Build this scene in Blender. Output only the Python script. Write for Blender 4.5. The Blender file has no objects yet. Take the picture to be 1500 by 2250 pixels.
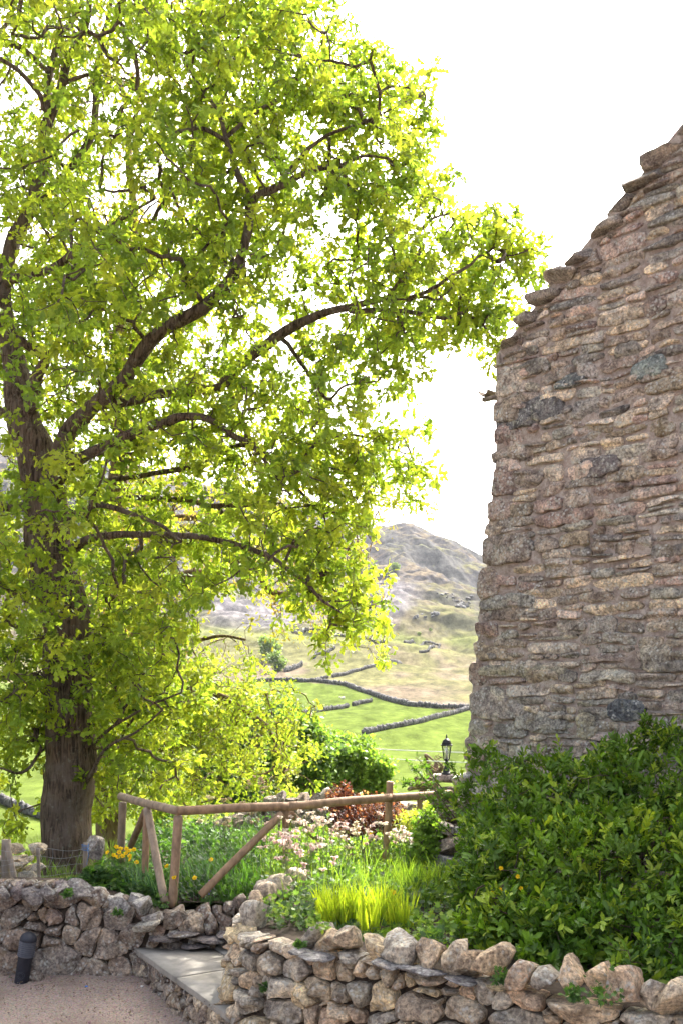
import bpy, math, random
import numpy as np
from mathutils import Vector, kdtree

# ------------------------------------------------------------------ camera, world, sun
SC = bpy.context.scene
COL = SC.collection
EYE = 2.5            # camera height above the yard
F, CX, HY = 2200.0, 750.0, 1480.0   # focal length / centre column / horizon row in photo pixels (1500 x 2250)
cam = bpy.data.cameras.new('camera')
cam_o = bpy.data.objects.new('camera', cam); COL.objects.link(cam_o)
cam.sensor_fit = 'VERTICAL'; cam.sensor_height = 36.0; cam.lens = 36.0*F/2250.0
cam.shift_y = (HY-1125.0)/2250.0
cam.clip_end = 6000; cam.clip_start = 0.1
cam_o.location = (0, 0, EYE); cam_o.rotation_euler = (math.pi/2, 0, 0)
SC.camera = cam_o
SUN_EL, SUN_AZ = math.radians(46), math.radians(23)   # azimuth from +Y (ahead), negative = to the left
world = bpy.data.worlds.new('World'); SC.world = world; world.use_nodes = True
wn = world.node_tree; wn.nodes.clear()
sky = wn.nodes.new('ShaderNodeTexSky'); sky.sky_type = 'NISHITA'; sky.sun_disc = False
sky.sun_elevation = SUN_EL; sky.sun_rotation = SUN_AZ
sky.dust_density = 9.0; sky.air_density = .6; sky.ozone_density = 1.0
bg = wn.nodes.new('ShaderNodeBackground'); bg.inputs[1].default_value = 0.15
wo = wn.nodes.new('ShaderNodeOutputWorld')
hs = wn.nodes.new('ShaderNodeHueSaturation'); hs.inputs['Saturation'].default_value = .55   # hazy, whitish sky
wn.links.new(sky.outputs[0], hs.inputs['Color']); wn.links.new(hs.outputs[0], bg.inputs[0]); wn.links.new(bg.outputs[0], wo.inputs[0])
sun = bpy.data.lights.new('sun', 'SUN'); sun.energy = 2.8; sun.angle = math.radians(0.53); sun.color = (1.0, .95, .86)
sun_o = bpy.data.objects.new('sun', sun); COL.objects.link(sun_o)
sd = Vector((math.sin(SUN_AZ)*math.cos(SUN_EL), math.cos(SUN_AZ)*math.cos(SUN_EL), math.sin(SUN_EL)))
sun_o.rotation_euler = sd.to_track_quat('Z', 'Y').to_euler(); sun_o.location = (0, 0, 30)
SC.view_settings.view_transform = 'Standard'; SC.view_settings.look = 'None'
SC.view_settings.exposure = 2.45; SC.view_settings.gamma = 1.0
SC.cycles.max_bounces = 8; SC.cycles.diffuse_bounces = 4; SC.cycles.transmission_bounces = 6
SC.cycles.transparent_max_bounces = 8; SC.cycles.caustics_reflective = False; SC.cycles.caustics_refractive = False
SC.cycles.use_denoising = True

rng = np.random.default_rng(7)
random.seed(7)

# ------------------------------------------------------------------ helpers
def P(px, py, d):
    return np.array([(px-CX)/F*d, d, EYE-(py-HY)/F*d])
def X_(px, d): return (px-CX)/F*d
def Z_(py, d): return EYE-(py-HY)/F*d

def _hash(ix, iy, iz, seed):
    h = (ix.astype(np.int64)*374761393 + iy.astype(np.int64)*668265263 + iz.astype(np.int64)*2147483647 + seed*974711) & 0xFFFFFFFF
    h = ((h ^ (h >> 13))*1274126177) & 0xFFFFFFFF
    h = ((h ^ (h >> 15))*2246822519) & 0xFFFFFFFF
    return ((h ^ (h >> 16)) & 0xFFFF)/65535.0
def vn(p, seed=0):
    """vectorised value noise in [-1,1]; p (N,2|3)"""
    p = np.asarray(p, float)
    if p.shape[-1] == 2: p = np.concatenate([p, np.zeros(p.shape[:-1]+(1,))], -1)
    i = np.floor(p).astype(np.int64); f = p-i; f = f*f*(3-2*f)
    r = 0
    for dx in (0, 1):
        for dy in (0, 1):
            for dz in (0, 1):
                w = (f[..., 0] if dx else 1-f[..., 0])*(f[..., 1] if dy else 1-f[..., 1])*(f[..., 2] if dz else 1-f[..., 2])
                r = r + w*_hash(i[..., 0]+dx, i[..., 1]+dy, i[..., 2]+dz, seed)
    return r*2-1
def fbm(p, seed=0, octs=4, gain=.5):
    a, r, s = 1.0, 0, 0
    p = np.asarray(p, float)
    for o in range(octs):
        r = r + a*vn(p, seed+o*17); s += a; a *= gain; p = p*2.03+11.7
    return r/s

class MB:
    """collects geometry and links it as ONE mesh object"""
    def __init__(self): self.v = []; self.f = {}; self.n = 0; self.c = []
    def add(self, v, faces, col=None):
        v = np.asarray(v, float).reshape(-1, 3)
        faces = np.asarray(faces, int)
        self.f.setdefault(faces.shape[1], []).append(faces+self.n)
        self.v.append(v); self.n += len(v)
        c = np.ones((len(v), 3)) if col is None else np.broadcast_to(np.asarray(col, float), (len(v), 3))
        self.c.append(c)
    def addf(self, faces, off):
        faces = np.asarray(faces, int); self.f.setdefault(faces.shape[1], []).append(faces+off)
    def build(self, name, mat, parent=None, smooth=True, origin=None):
        V = np.concatenate(self.v) if self.v else np.zeros((0, 3)); C = np.concatenate(self.c)
        base = np.zeros(3)
        if parent is not None: base = np.array(parent.get('_base', (0, 0, 0)), float)
        elif origin is not None: base = np.array(origin, float)
        V = V-base
        me = bpy.data.meshes.new(name)
        loops, starts, tot = [], [], 0
        for k, fl in self.f.items():
            a = np.concatenate(fl); loops.append(a.ravel()); starts.append(tot+np.arange(len(a))*k); tot += a.size
        loops = np.concatenate(loops); starts = np.concatenate(starts)
        me.vertices.add(len(V)); me.vertices.foreach_set('co', V.ravel())
        me.loops.add(len(loops)); me.loops.foreach_set('vertex_index', loops.astype(np.int32))
        me.polygons.add(len(starts)); me.polygons.foreach_set('loop_start', starts.astype(np.int32))
        me.update(calc_edges=True); me.validate()
        at = me.color_attributes.new('Col', 'FLOAT_COLOR', 'POINT')
        at.data.foreach_set('color', np.concatenate([C, np.ones((len(C), 1))], 1).ravel())
        if smooth: me.polygons.foreach_set('use_smooth', np.ones(len(me.polygons), bool))
        me.materials.append(mat)
        o = bpy.data.objects.new(name, me); COL.objects.link(o)
        if parent is not None:
            o.parent = parent; o['_base'] = [float(x) for x in base]
        else:
            o.location = base; o['_base'] = [float(x) for x in base]
        return o

def tag(o, label=None, cat=None, group=None, kind=None):
    if label: o['label'] = label
    if cat: o['category'] = cat
    if group: o['group'] = group
    if kind: o['kind'] = kind
    return o
def thing(name, label, cat, loc, group=None):
    o = bpy.data.objects.new(name, None); COL.objects.link(o)
    o.location = [float(x) for x in loc]; o['_base'] = [float(x) for x in loc]
    o.empty_display_size = .1
    return tag(o, label, cat, group)
def copy_tree(o, parent=None):
    c = o.copy(); COL.objects.link(c); c.parent = parent
    for ch in list(o.children): copy_tree(ch, c)
    return c

# --- shapes
def sweep(mb, pts, rad, n=6, col=None, cap=True, wob=0.0, seed=0, flare=None):
    pts = np.asarray(pts, float); rad = np.broadcast_to(np.asarray(rad, float), (len(pts),)).copy()
    m = len(pts)
    t = np.gradient(pts, axis=0); t /= np.linalg.norm(t, axis=1, keepdims=True)+1e-9
    ref = np.array([0, 0, 1.0]) if abs(t[0, 2]) < .9 else np.array([1.0, 0, 0])
    u = np.cross(t[0], ref); u /= np.linalg.norm(u)
    U = [u]
    for i in range(1, m):
        u = U[-1]-t[i]*np.dot(U[-1], t[i]); u /= np.linalg.norm(u)+1e-9; U.append(u)
    U = np.array(U); W = np.cross(t, U)
    a = np.arange(n)/n*2*math.pi
    ring = U[:, None, :]*np.cos(a)[None, :, None]+W[:, None, :]*np.sin(a)[None, :, None]
    r = rad[:, None]*np.ones((1, n))
    if wob: 
        q = pts[:, None, :]+ring*rad[:, None, None]
        r = r*(1+wob*fbm(q.reshape(-1, 3)*np.array([6, 6, 2.0]), seed, 3).reshape(m, n))
    V = pts[:, None, :]+ring*r[:, :, None]
    V = V.reshape(-1, 3)
    i = np.arange(m-1)[:, None]*n; j = np.arange(n)[None, :]; k = (j+1) % n
    Fq = np.stack([i+j, i+k, i+n+k, i+n+j], -1).reshape(-1, 4)
    off = mb.n
    mb.add(V, Fq, col)
    if cap and n > 2:
        cc = np.array([pts[0], pts[-1]]); off2 = mb.n
        tri = [[off+q, off2, off+(q+1) % n] for q in range(n)]+[[off+(m-1)*n+(q+1) % n, off2+1, off+(m-1)*n+q] for q in range(n)]
        mb.v.append(cc); mb.n += 2; mb.c.append(np.broadcast_to(np.ones(3) if col is None else np.asarray(col, float), (2, 3)))
        mb.f.setdefault(3, []).append(np.array(tri))
def lathe(mb, prof, c, n=16, col=None, axis=None):
    """profile [(r,z)...] about a vertical axis through c"""
    prof = np.asarray(prof, float); m = len(prof); a = np.arange(n)/n*2*math.pi
    V = np.stack([prof[:, 0][:, None]*np.cos(a), prof[:, 0][:, None]*np.sin(a), prof[:, 1][:, None]*np.ones(n)], -1).reshape(-1, 3)
    if axis is not None:
        q = Vector((0, 0, 1)).rotation_difference(Vector(axis)).to_matrix(); V = V@np.array(q).T
    V = V+np.asarray(c, float)
    i = np.arange(m-1)[:, None]*n; j = np.arange(n)[None, :]; k = (j+1) % n
    mb.add(V, np.stack([i+j, i+k, i+n+k, i+n+j], -1).reshape(-1, 4), col)
def box(mb, c, s, col=None, rot=None):
    s = np.asarray(s, float)/2
    V = np.array([[x, y, z] for x in (-1, 1) for y in (-1, 1) for z in (-1, 1)], float)*s
    if rot is not None: V = V@np.asarray(rot).T
    mb.add(V+np.asarray(c, float), [[0, 1, 3, 2], [4, 6, 7, 5], [0, 4, 5, 1], [2, 3, 7, 6], [0, 2, 6, 4], [1, 5, 7, 3]], col)
def rotz(a): c, s = math.cos(a), math.sin(a); return np.array([[c, -s, 0], [s, c, 0], [0, 0, 1.0]])
def rotx(a): c, s = math.cos(a), math.sin(a); return np.array([[1.0, 0, 0], [0, c, -s], [0, s, c]])
def roty(a): c, s = math.cos(a), math.sin(a); return np.array([[c, 0, s], [0, 1.0, 0], [-s, 0, c]])
def ico(sub):
    import bmesh
    bm = bmesh.new(); bmesh.ops.create_icosphere(bm, subdivisions=sub, radius=1)
    v = np.array([x.co[:] for x in bm.verts]); f = np.array([[q.index for q in x.verts] for x in bm.faces]); bm.free()
    return v, f
ICO = {k: ico(k) for k in (1, 2, 3, 4)}
def rock(mb, c, size, r, sub=3, cuts=9, R=None, col=None, rough=.05, block=.5, off0=0.0):
    v, f = ICO[sub]; v = v.copy()
    m = np.max(np.abs(v), axis=1, keepdims=True); v = v*(1-block)+v/m*block*.86
    for _ in range(cuts):
        n = r.normal(size=3); n /= np.linalg.norm(n); d = r.uniform(.44, .8)
        o = v@n-d; v = v-np.outer(np.maximum(o, 0), n)
    sd_ = int(r.integers(1e6))
    nn = v/np.linalg.norm(v, axis=1, keepdims=True)
    v = v+nn*(rough*1.6*fbm(v*1.5, sd_, 3)+rough*.8*fbm(v*5, sd_+5, 3))[:, None]
    v = v*(np.asarray(size, float)/2)
    if R is not None: v = v@np.asarray(R).T
    cc = (.35, .32, .29) if col is None else col
    mb.add(v+np.asarray(c, float), f, cc)

# --- polygons for masonry
def clip_poly(poly, a, b, c):
    """keep a*x+b*y<=c"""
    out = []; n = len(poly)
    for i in range(n):
        p, q = poly[i], poly[(i+1) % n]
        dp, dq = a*p[0]+b*p[1]-c, a*q[0]+b*q[1]-c
        if dp <= 0: out.append(p)
        if (dp < 0 < dq) or (dq < 0 < dp):
            t = dp/(dp-dq); out.append((p[0]+(q[0]-p[0])*t, p[1]+(q[1]-p[1])*t))
    return out
def voro(seeds, wts, bound, an=1.0):
    S = np.array(seeds, float)*np.array([1/an, 1]); W = np.asarray(wts, float)
    bp0 = [(x/an, y) for x, y in bound]; res = []
    for i in range(len(S)):
        d = np.sum((S-S[i])**2, 1); idx = np.argsort(d)[1:18]; poly = bp0
        for j in idx:
            a, b = 2*(S[j]-S[i]); c = (S[j]@S[j]-W[j])-(S[i]@S[i]-W[i])
            poly = clip_poly(poly, a, b, c)
            if len(poly) < 3: break
        if len(poly) >= 3: res.append([(x*an, y) for x, y in poly])
    return res
def rubble_seeds(w, h, r, hmin, hmax, asp=(1.0, 2.0), jit=.3):
    seeds, wts = [], []; v = 0.0
    while v < h:
        rh = r.uniform(hmin, hmax); u = -r.uniform(0, .2)
        while u < w+.1:
            k = r.uniform(.55, 1.25); ln = rh*r.uniform(*asp)*k
            seeds.append((u+ln/2, v+rh/2+r.uniform(-jit, jit)*rh)); wts.append((ln*.28)**2)
            u += ln*.92
            if r.random() < .25:
                seeds.append((u+r.uniform(-.02, .02), v+r.uniform(0, rh))); wts.append(0.0)
        v += rh*.9
    return seeds, wts
def mondrian(u0, v0, u1, v1, r, maxw, maxh, amin, amax, out):
    w, h = u1-u0, v1-v0; asp = w/h
    stop = w < maxw and h < maxh and w*h < r.uniform(amin, amax) and asp < 6.5
    if stop or (h < .05 and w < maxw):
        out.append([(u0, v0), (u1, v0), (u1, v1), (u0, v1)]); return
    if asp > r.uniform(2.2, 5.0) or h < .055:
        m = u0+w*r.uniform(.3, .7)
        mondrian(u0, v0, m, v1, r, maxw, maxh, amin, amax, out); mondrian(m, v0, u1, v1, r, maxw, maxh, amin, amax, out)
    else:
        m = v0+h*r.uniform(.28, .72)
        mondrian(u0, v0, u1, m, r, maxw, maxh, amin, amax, out); mondrian(u0, m, u1, v1, r, maxw, maxh, amin, amax, out)
def stone(mb, poly, mapf, r, bulge, back, gap, col, warp=0.0, wseed=0, rounds=2, facets=2, rough=.25, res=.03):
    p = np.array(poly, float); c = p.mean(0)
    ext = (p.max(0)-p.min(0))/2
    if ext.min() < .012: return
    # trim random corners, then inset and round
    g = np.minimum(gap/np.maximum(ext, 1e-3), .45)
    p = c+(p-c)*(1-g)
    for _ in range(rounds):
        q = np.roll(p, -1, 0); k = r.uniform(.1, .24)
        p = np.stack([p*(1-k)+q*k, p*k+q*(1-k)], 1).reshape(-1, 2)
    # resample
    q = np.vstack([p, p[:1]]); L = np.r_[0, np.cumsum(np.linalg.norm(np.diff(q, axis=0), axis=1))]
    n = int(np.clip(L[-1]/res, 12, 40)); s = np.linspace(0, L[-1], n, endpoint=False)
    p = np.stack([np.interp(s, L, q[:, 0]), np.interp(s, L, q[:, 1])], 1)
    sd_ = int(r.integers(1e6))
    e = min(ext)
    p = p+(p-c)/(np.linalg.norm(p-c, axis=1, keepdims=True)+1e-6)*(fbm(p*9, sd_, 3)*min(e*.5, .04))[:, None]
    if warp: p = p+warp*np.stack([fbm(p*1.7, wseed, 2), fbm(p*1.7, wseed+9, 2)], 1)
    c = p.mean(0)
    T = [1.0, 1.0, .985, .95, .86, .6, .3]
    D = [-back, 0, .52, .82, .95, 1, 1]
    pr, dr = [], []
    size = e
    tx, ty = r.normal(size=2)*.5
    planes = [(r.normal()*.9, r.normal()*.9, r.uniform(.05, .5)) for _ in range(facets)]
    for t, d in zip(T, D):
        q = c+(p-c)*t
        if d > 0:
            rel = (q-c)/np.maximum(ext, size*.8)
            h = bulge*d*(1+0*rel[:, 0])
            z = h+bulge*.35*(rel[:, 0]*tx+rel[:, 1]*ty)*min(1, d*1.2)
            for (a, b, k) in planes: z = np.minimum(z, bulge*(.9+k+a*rel[:, 0]*1.1+b*rel[:, 1]*1.1))
            z = np.maximum(z, bulge*.12*d)+bulge*rough*fbm(q*14, sd_+3, 3)*d
        else: z = np.full(len(q), d*1.0 if d < 0 else 0.0)
        pr.append(q); dr.append(z)
    q = np.vstack(pr+[c[None]]); z = np.concatenate(dr+[[dr[-1].mean()]])
    V = mapf(q[:, 0], q[:, 1], z)
    k = len(T); i = np.arange(k-1)[:, None]*n; j = np.arange(n)[None, :]; jj = (j+1) % n
    Fq = np.stack([i+j, i+jj, i+n+jj, i+n+j], -1).reshape(-1, 4)
    off = mb.n; mb.add(V, Fq, col)
    a = np.arange(n); mb.f.setdefault(3, []).append(np.stack([off+(k-1)*n+a, off+(k-1)*n+(a+1) % n, np.full(n, off+k*n)], 1))

class Path:
    """plan polyline with arclength, left-hand normal"""
    def __init__(self, pts, smooth=True):
        p = np.array(pts, float)
        if smooth and len(p) > 2:
            p = catmull(p, 12)
        self.p = p; self.L = np.r_[0, np.cumsum(np.linalg.norm(np.diff(p, axis=0), axis=1))]
        t = np.gradient(p, axis=0); t /= np.linalg.norm(t, axis=1, keepdims=True); self.t = t
    @property
    def len(self): return self.L[-1]
    def at(self, s):
        s = np.clip(s, 0, self.L[-1])+0*np.asarray(s)
        x = np.interp(s, self.L, self.p[:, 0]); y = np.interp(s, self.L, self.p[:, 1])
        tx = np.interp(s, self.L, self.t[:, 0]); ty = np.interp(s, self.L, self.t[:, 1])
        l = np.hypot(tx, ty)+1e-9
        return x, y, tx/l, ty/l
def catmull(p, k=8):
    p = np.asarray(p, float); e = np.vstack([2*p[0]-p[1], p, 2*p[-1]-p[-2]]); out = []
    for i in range(len(p)-1):
        a, b, c, d = e[i:i+4]
        for t in np.arange(k)/k:
            out.append(.5*((2*b)+(-a+c)*t+(2*a-5*b+4*c-d)*t*t+(-a+3*b-3*c+d)*t**3))
    out.append(p[-1]); return np.array(out)

# ------------------------------------------------------------------ materials
def new_mat(name):
    m = bpy.data.materials.new(name); m.use_nodes = True; nt = m.node_tree; nt.nodes.clear()
    out = nt.nodes.new('ShaderNodeOutputMaterial')
    return m, nt, out
class N:
    def __init__(s, nt): s.nt = nt
    def __call__(s, typ, ins=None, **kw):
        n = s.nt.nodes.new(typ)
        for k, v in kw.items(): setattr(n, k, v)
        for k, v in (ins or {}).items():
            if isinstance(v, bpy.types.NodeSocket): s.nt.links.new(v, n.inputs[k])
            else: n.inputs[k].default_value = v
        return n
def ramp(n, fac, stops):
    r = n('ShaderNodeValToRGB', {0: fac}); el = r.color_ramp.elements
    while len(el) < len(stops): el.new(.5)
    for e, (p, c) in zip(el, stops): e.position = p; e.color = (*c, 1) if len(c) == 3 else c
    return r.outputs[0]
def mixc(n, fac, a, b, mode='MIX'):
    m = n('ShaderNodeMix', data_type='RGBA', blend_type=mode)
    for k, v in ((0, fac), (6, a), (7, b)):
        if isinstance(v, bpy.types.NodeSocket): n.nt.links.new(v, m.inputs[k])
        else: m.inputs[k].default_value = v if k == 0 else ((*v, 1) if len(v) == 3 else v)
    return m.outputs[2]
def coords(n, scale=(1, 1, 1)):
    g = n('ShaderNodeNewGeometry')
    return n('ShaderNodeMapping', {0: g.outputs['Position'], 3: scale}).outputs[0]
def noise_t(n, vec, sc, det=5, rough=.6, dist=0.0):
    return n('ShaderNodeTexNoise', {'Vector': vec, 'Scale': sc, 'Detail': det, 'Roughness': rough, 'Distortion': dist}).outputs[0]
def thresh(n, v, lo, hi):
    return n('ShaderNodeMapRange', {0: v, 1: lo, 2: hi, 3: 0.0, 4: 1.0}).outputs[0]
def mul(n, a, b): 
    return n('ShaderNodeMath', {0: a, 1: b}, operation='MULTIPLY').outputs[0]

def stone_mat(name, lichen=.5, dark=.5, scale=1.0, bump=.6, ochre=.3):
    m, nt, out = new_mat(name); n = N(nt); c = coords(n)
    col = n('ShaderNodeAttribute', attribute_name='Col').outputs[0]
    n1 = noise_t(n, c, 9*scale, 8, .65); n2 = noise_t(n, c, 45*scale, 6, .7); n3 = noise_t(n, coords(n, (1, 1, 3.0)), 16*scale, 6, .65, .6)
    b = mixc(n, 1.0, col, ramp(n, n1, [(.34, (.42, .4, .4)), (.5, (1, 1, 1)), (.66, (1.55, 1.5, 1.38))]), 'MULTIPLY')
    b = mixc(n, 1.0, b, ramp(n, n2, [(.36, (.45, .43, .42)), (.5, (1, 1, 1)), (.64, (1.6, 1.6, 1.52))]), 'MULTIPLY')
    b = mixc(n, mul(n, thresh(n, n3, .55, .68), dark), b, (.07, .06, .06))
    b = mixc(n, mul(n, thresh(n, noise_t(n, c, 5*scale, 5, .7), .55, .66), ochre), b, (.33, .22, .07))
    st = thresh(n, noise_t(n, coords(n, (1, 1, .45)), 2.1, 7, .72), .52, .66)
    b = mixc(n, mul(n, st, dark*.75), b, (.085, .072, .066))
    sp = n('ShaderNodeTexVoronoi', {'Vector': c, 'Scale': 30*scale, 'Randomness': 1.0}).outputs['Distance']
    patch = thresh(n, noise_t(n, c, 6*scale, 6, .75), .46, .56)
    lf = mul(n, mul(n, thresh(n, sp, .42, .22), patch), lichen)
    b = mixc(n, lf, b, (.6, .6, .56))
    lf2 = mul(n, mul(n, thresh(n, noise_t(n, c, 20*scale, 8, .8), .5, .58), patch), lichen*.8)
    b = mixc(n, lf2, b, (.5, .5, .42))
    bm = n('ShaderNodeMath', {0: n1, 1: mul(n, n2, .6)}, operation='ADD').outputs[0]
    bp = n('ShaderNodeBump', {'Strength': bump, 'Distance': .03/scale, 'Height': bm})
    pb = n('ShaderNodeBsdfPrincipled', {'Base Color': b, 'Roughness': .88, 'Normal': bp.outputs[0]})
    pb.inputs['Specular IOR Level'].default_value = .25
    nt.links.new(pb.outputs[0], out.inputs[0]); return m
def simple_mat(name, base, rough=.8, var=.3, sc=20, bump=.3, stretch=(1, 1, 1), spec=.3, dist=.01, use_col=False, metal=0.0):
    m, nt, out = new_mat(name); n = N(nt); c = coords(n, stretch)
    n1 = noise_t(n, c, sc, 7, .65)
    k = ramp(n, n1, [(.25, (1-var,)*3), (.75, (1+var,)*3)])
    a = n('ShaderNodeAttribute', attribute_name='Col').outputs[0] if use_col else (*base, 1)
    b = mixc(n, 1.0, a, k, 'MULTIPLY')
    bp = n('ShaderNodeBump', {'Strength': bump, 'Distance': dist, 'Height': n1})
    pb = n('ShaderNodeBsdfPrincipled', {'Base Color': b, 'Roughness': rough, 'Normal': bp.outputs[0], 'Metallic': metal})
    pb.inputs['Specular IOR Level'].default_value = spec
    nt.links.new(pb.outputs[0], out.inputs[0]); return m
def leaf_mat(name, trans=.5, tcol=(1.5, 1.35, .5), rough=.45, spec=.35):
    m, nt, out = new_mat(name); n = N(nt)
    col = n('ShaderNodeAttribute', attribute_name='Col').outputs[0]
    k = ramp(n, noise_t(n, coords(n), 30, 3), [(.3, (.8, .82, .8)), (.7, (1.2, 1.18, 1.2))])
    b = mixc(n, 1.0, col, k, 'MULTIPLY')
    t = mixc(n, 1.0, b, tcol, 'MULTIPLY')
    pb = n('ShaderNodeBsdfPrincipled', {'Base Color': b, 'Roughness': rough})
    pb.inputs['Specular IOR Level'].default_value = spec
    tr = n('ShaderNodeBsdfTranslucent', {'Color': t})
    mx = n('ShaderNodeMixShader', {0: trans, 1: pb.outputs[0], 2: tr.outputs[0]})
    nt.links.new(mx.outputs[0], out.inputs[0]); return m
def bark_mat(name, c1, c2, sc=1.0):
    m, nt, out = new_mat(name); n = N(nt)
    c = coords(n, (1, 1, .13)); n1 = noise_t(n, c, 34*sc, 7, .65, .8); n2 = noise_t(n, coords(n), 4, 4)
    b = ramp(n, n1, [(.4, c1), (.6, c2)])
    b = mixc(n, thresh(n, n2, .45, .7), b, tuple(x*.75+.03 for x in c2))
    b = mixc(n, mul(n, thresh(n, noise_t(n, coords(n), 14, 7, .75), .56, .64), .45), b, (.27, .26, .2))
    bp = n('ShaderNodeBump', {'Strength': 1.0, 'Distance': .03, 'Height': n1})
    pb = n('ShaderNodeBsdfPrincipled', {'Base Color': b, 'Roughness': .95, 'Normal': bp.outputs[0]})
    pb.inputs['Specular IOR Level'].default_value = .1
    nt.links.new(pb.outputs[0], out.inputs[0]); return m

M = {}
M['gable'] = stone_mat('gable_stone', .85, .6, 1.0, 1.0, .28)
M['dry'] = stone_mat('drystone', .6, .4, 1.0, 1.0, .25)
M['mortar'] = None
def mortar_mat():
    m, nt, out = new_mat('lime_mortar'); n = N(nt); c = coords(n)
    n1 = noise_t(n, c, 14, 8, .7); n2 = noise_t(n, c, 70, 4, .7)
    b = ramp(n, n1, [(.36, (.28, .215, .175)), (.5, (.42, .35, .295)), (.64, (.56, .5, .44))])
    b = mixc(n, mul(n, thresh(n, noise_t(n, coords(n, (1, 1, .45)), 2.1, 7, .72), .52, .66), .55), b, (.11, .09, .08))
    b = mixc(n, mul(n, thresh(n, noise_t(n, c, 26, 6, .8), .55, .62), .4), b, (.2, .16, .13))
    b = mixc(n, mul(n, thresh(n, noise_t(n, c, 4.1, 8, .8), .6, .68), .55), b, (.55, .52, .5))
    bm = n('ShaderNodeMath', {0: n1, 1: n2}, operation='ADD').outputs[0]
    bp = n('ShaderNodeBump', {'Strength': .9, 'Distance': .02, 'Height': bm})
    pb = n('ShaderNodeBsdfPrincipled', {'Base Color': b, 'Roughness': .95, 'Normal': bp.outputs[0]})
    nt.links.new(pb.outputs[0], out.inputs[0]); return m
M['mortar'] = mortar_mat()
M['slate'] = stone_mat('verge_slate', .45, .35, 1.4, .7, .12)
M['flag'] = simple_mat('paving_flag', (.27, .25, .215), .8, .38, 6, .3, dist=.01)
M['soil'] = simple_mat('soil', (.075, .055, .04), .95, .5, 25, 1.0, dist=.03)
M['wood'] = simple_mat('fence_wood', (.26, .165, .095), .8, .5, 16, .7, (1, 1, .45), dist=.01, use_col=True)
M['oldwood'] = simple_mat('weathered_wood', (.23, .19, .15), .9, .45, 22, .6, (1, 1, .2))
M['wire'] = simple_mat('galvanised_wire', (.33, .33, .33), .5, .1, 20, 0, metal=.5)
M['rope'] = simple_mat('blue_rope', (.05, .16, .36), .8, .2, 60, .2)
M['black'] = simple_mat('black_paint', (.012, .013, .016), .45, .3, 30, .15, spec=.4)
M['bollard'] = simple_mat('bollard_plastic', (.02, .022, .032), .55, .3, 30, .2, spec=.4)
M['louvre'] = simple_mat('bollard_louvre', (.09, .095, .115), .4, .2, 30, .1, spec=.5)  # paler than the post: the rings' grey highlights are put into the colour
M['bark'] = bark_mat('oak_bark', (.04, .028, .022), (.175, .125, .095))
M['bark2'] = bark_mat('oak_bark_brown', (.07, .048, .032), (.24, .165, .11))
M['oakleaf'] = leaf_mat('oak_leaf', .6, (1.36, 1.31, .6), .5, .3)
M['leaf'] = leaf_mat('plant_leaf', .5, (1.3, 1.35, .5), .5, .3)
M['gloss'] = leaf_mat('shrub_leaf', .35, (1.3, 1.4, .4), .42, .3)
M['petal'] = leaf_mat('petal', .5, (1.1, 1.1, 1.0), .6, .2)
M['stem'] = simple_mat('plant_stem', (.1, .16, .05), .7, .3, 20, 0, use_col=True)
M['fieldwall'] = stone_mat('field_wall_stone', .2, .5, .12, .6, .1)
M['cable'] = simple_mat('cable', (.6, .6, .6), .5, .05, 3, 0)
def glass_mat():
    m, nt, out = new_mat('lantern_glass'); n = N(nt)
    a = n('ShaderNodeBsdfTransparent', {0: (.8, .82, .82, 1)}); b = n('ShaderNodeBsdfGlossy', {'Color': (.8, .8, .8, 1), 'Roughness': .08})
    nt.links.new(n('ShaderNodeMixShader', {0: .22, 1: a.outputs[0], 2: b.outputs[0]}).outputs[0], out.inputs[0]); return m
M['glass'] = glass_mat()
def gravel_mat():
    m, nt, out = new_mat('yard_gravel'); n = N(nt); c = coords(n)
    v = n('ShaderNodeTexVoronoi', {'Vector': c, 'Scale': 110.0})
    n1 = noise_t(n, c, 60, 5, .7); n2 = noise_t(n, c, 1.6, 5, .6)
    b = ramp(n, n1, [(.3, (.15, .11, .085)), (.5, (.33, .25, .2)), (.7, (.5, .41, .34))])
    b = mixc(n, .2, b, mixc(n, 1.0, v.outputs['Color'], (.5, .42, .38), 'MULTIPLY'))
    b = mixc(n, mul(n, thresh(n, n2, .5, .68), .6), b, (.13, .09, .07))
    bp = n('ShaderNodeBump', {'Strength': .8, 'Distance': .012, 'Height': v.outputs['Distance']})
    pb = n('ShaderNodeBsdfPrincipled', {'Base Color': b, 'Roughness': .95, 'Normal': bp.outputs[0]})
    nt.links.new(pb.outputs[0], out.inputs[0]); return m
M['gravel'] = gravel_mat()
def land_mat():
    m, nt, out = new_mat('hill_and_field'); n = N(nt)
    col = n('ShaderNodeAttribute', attribute_name='Col').outputs[0]
    c = coords(n); n1 = noise_t(n, coords(n, (1, .35, 1)), .35, 8, .7); n2 = noise_t(n, c, .06, 6, .65)
    b = mixc(n, 1.0, col, ramp(n, n1, [(.36, (.6, .6, .63)), (.64, (1.4, 1.36, 1.3))]), 'MULTIPLY')
    b = mixc(n, 1.0, b, ramp(n, n2, [(.3, (.88, .88, .9)), (.7, (1.12, 1.1, 1.05))]), 'MULTIPLY')
    bp = n('ShaderNodeBump', {'Strength': .6, 'Distance': .6, 'Height': n1})
    pb = n('ShaderNodeBsdfPrincipled', {'Base Color': b, 'Roughness': 1.0, 'Normal': bp.outputs[0]})
    pb.inputs['Specular IOR Level'].default_value = 0
    nt.links.new(pb.outputs[0], out.inputs[0]); return m
M['land'] = land_mat()

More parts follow.
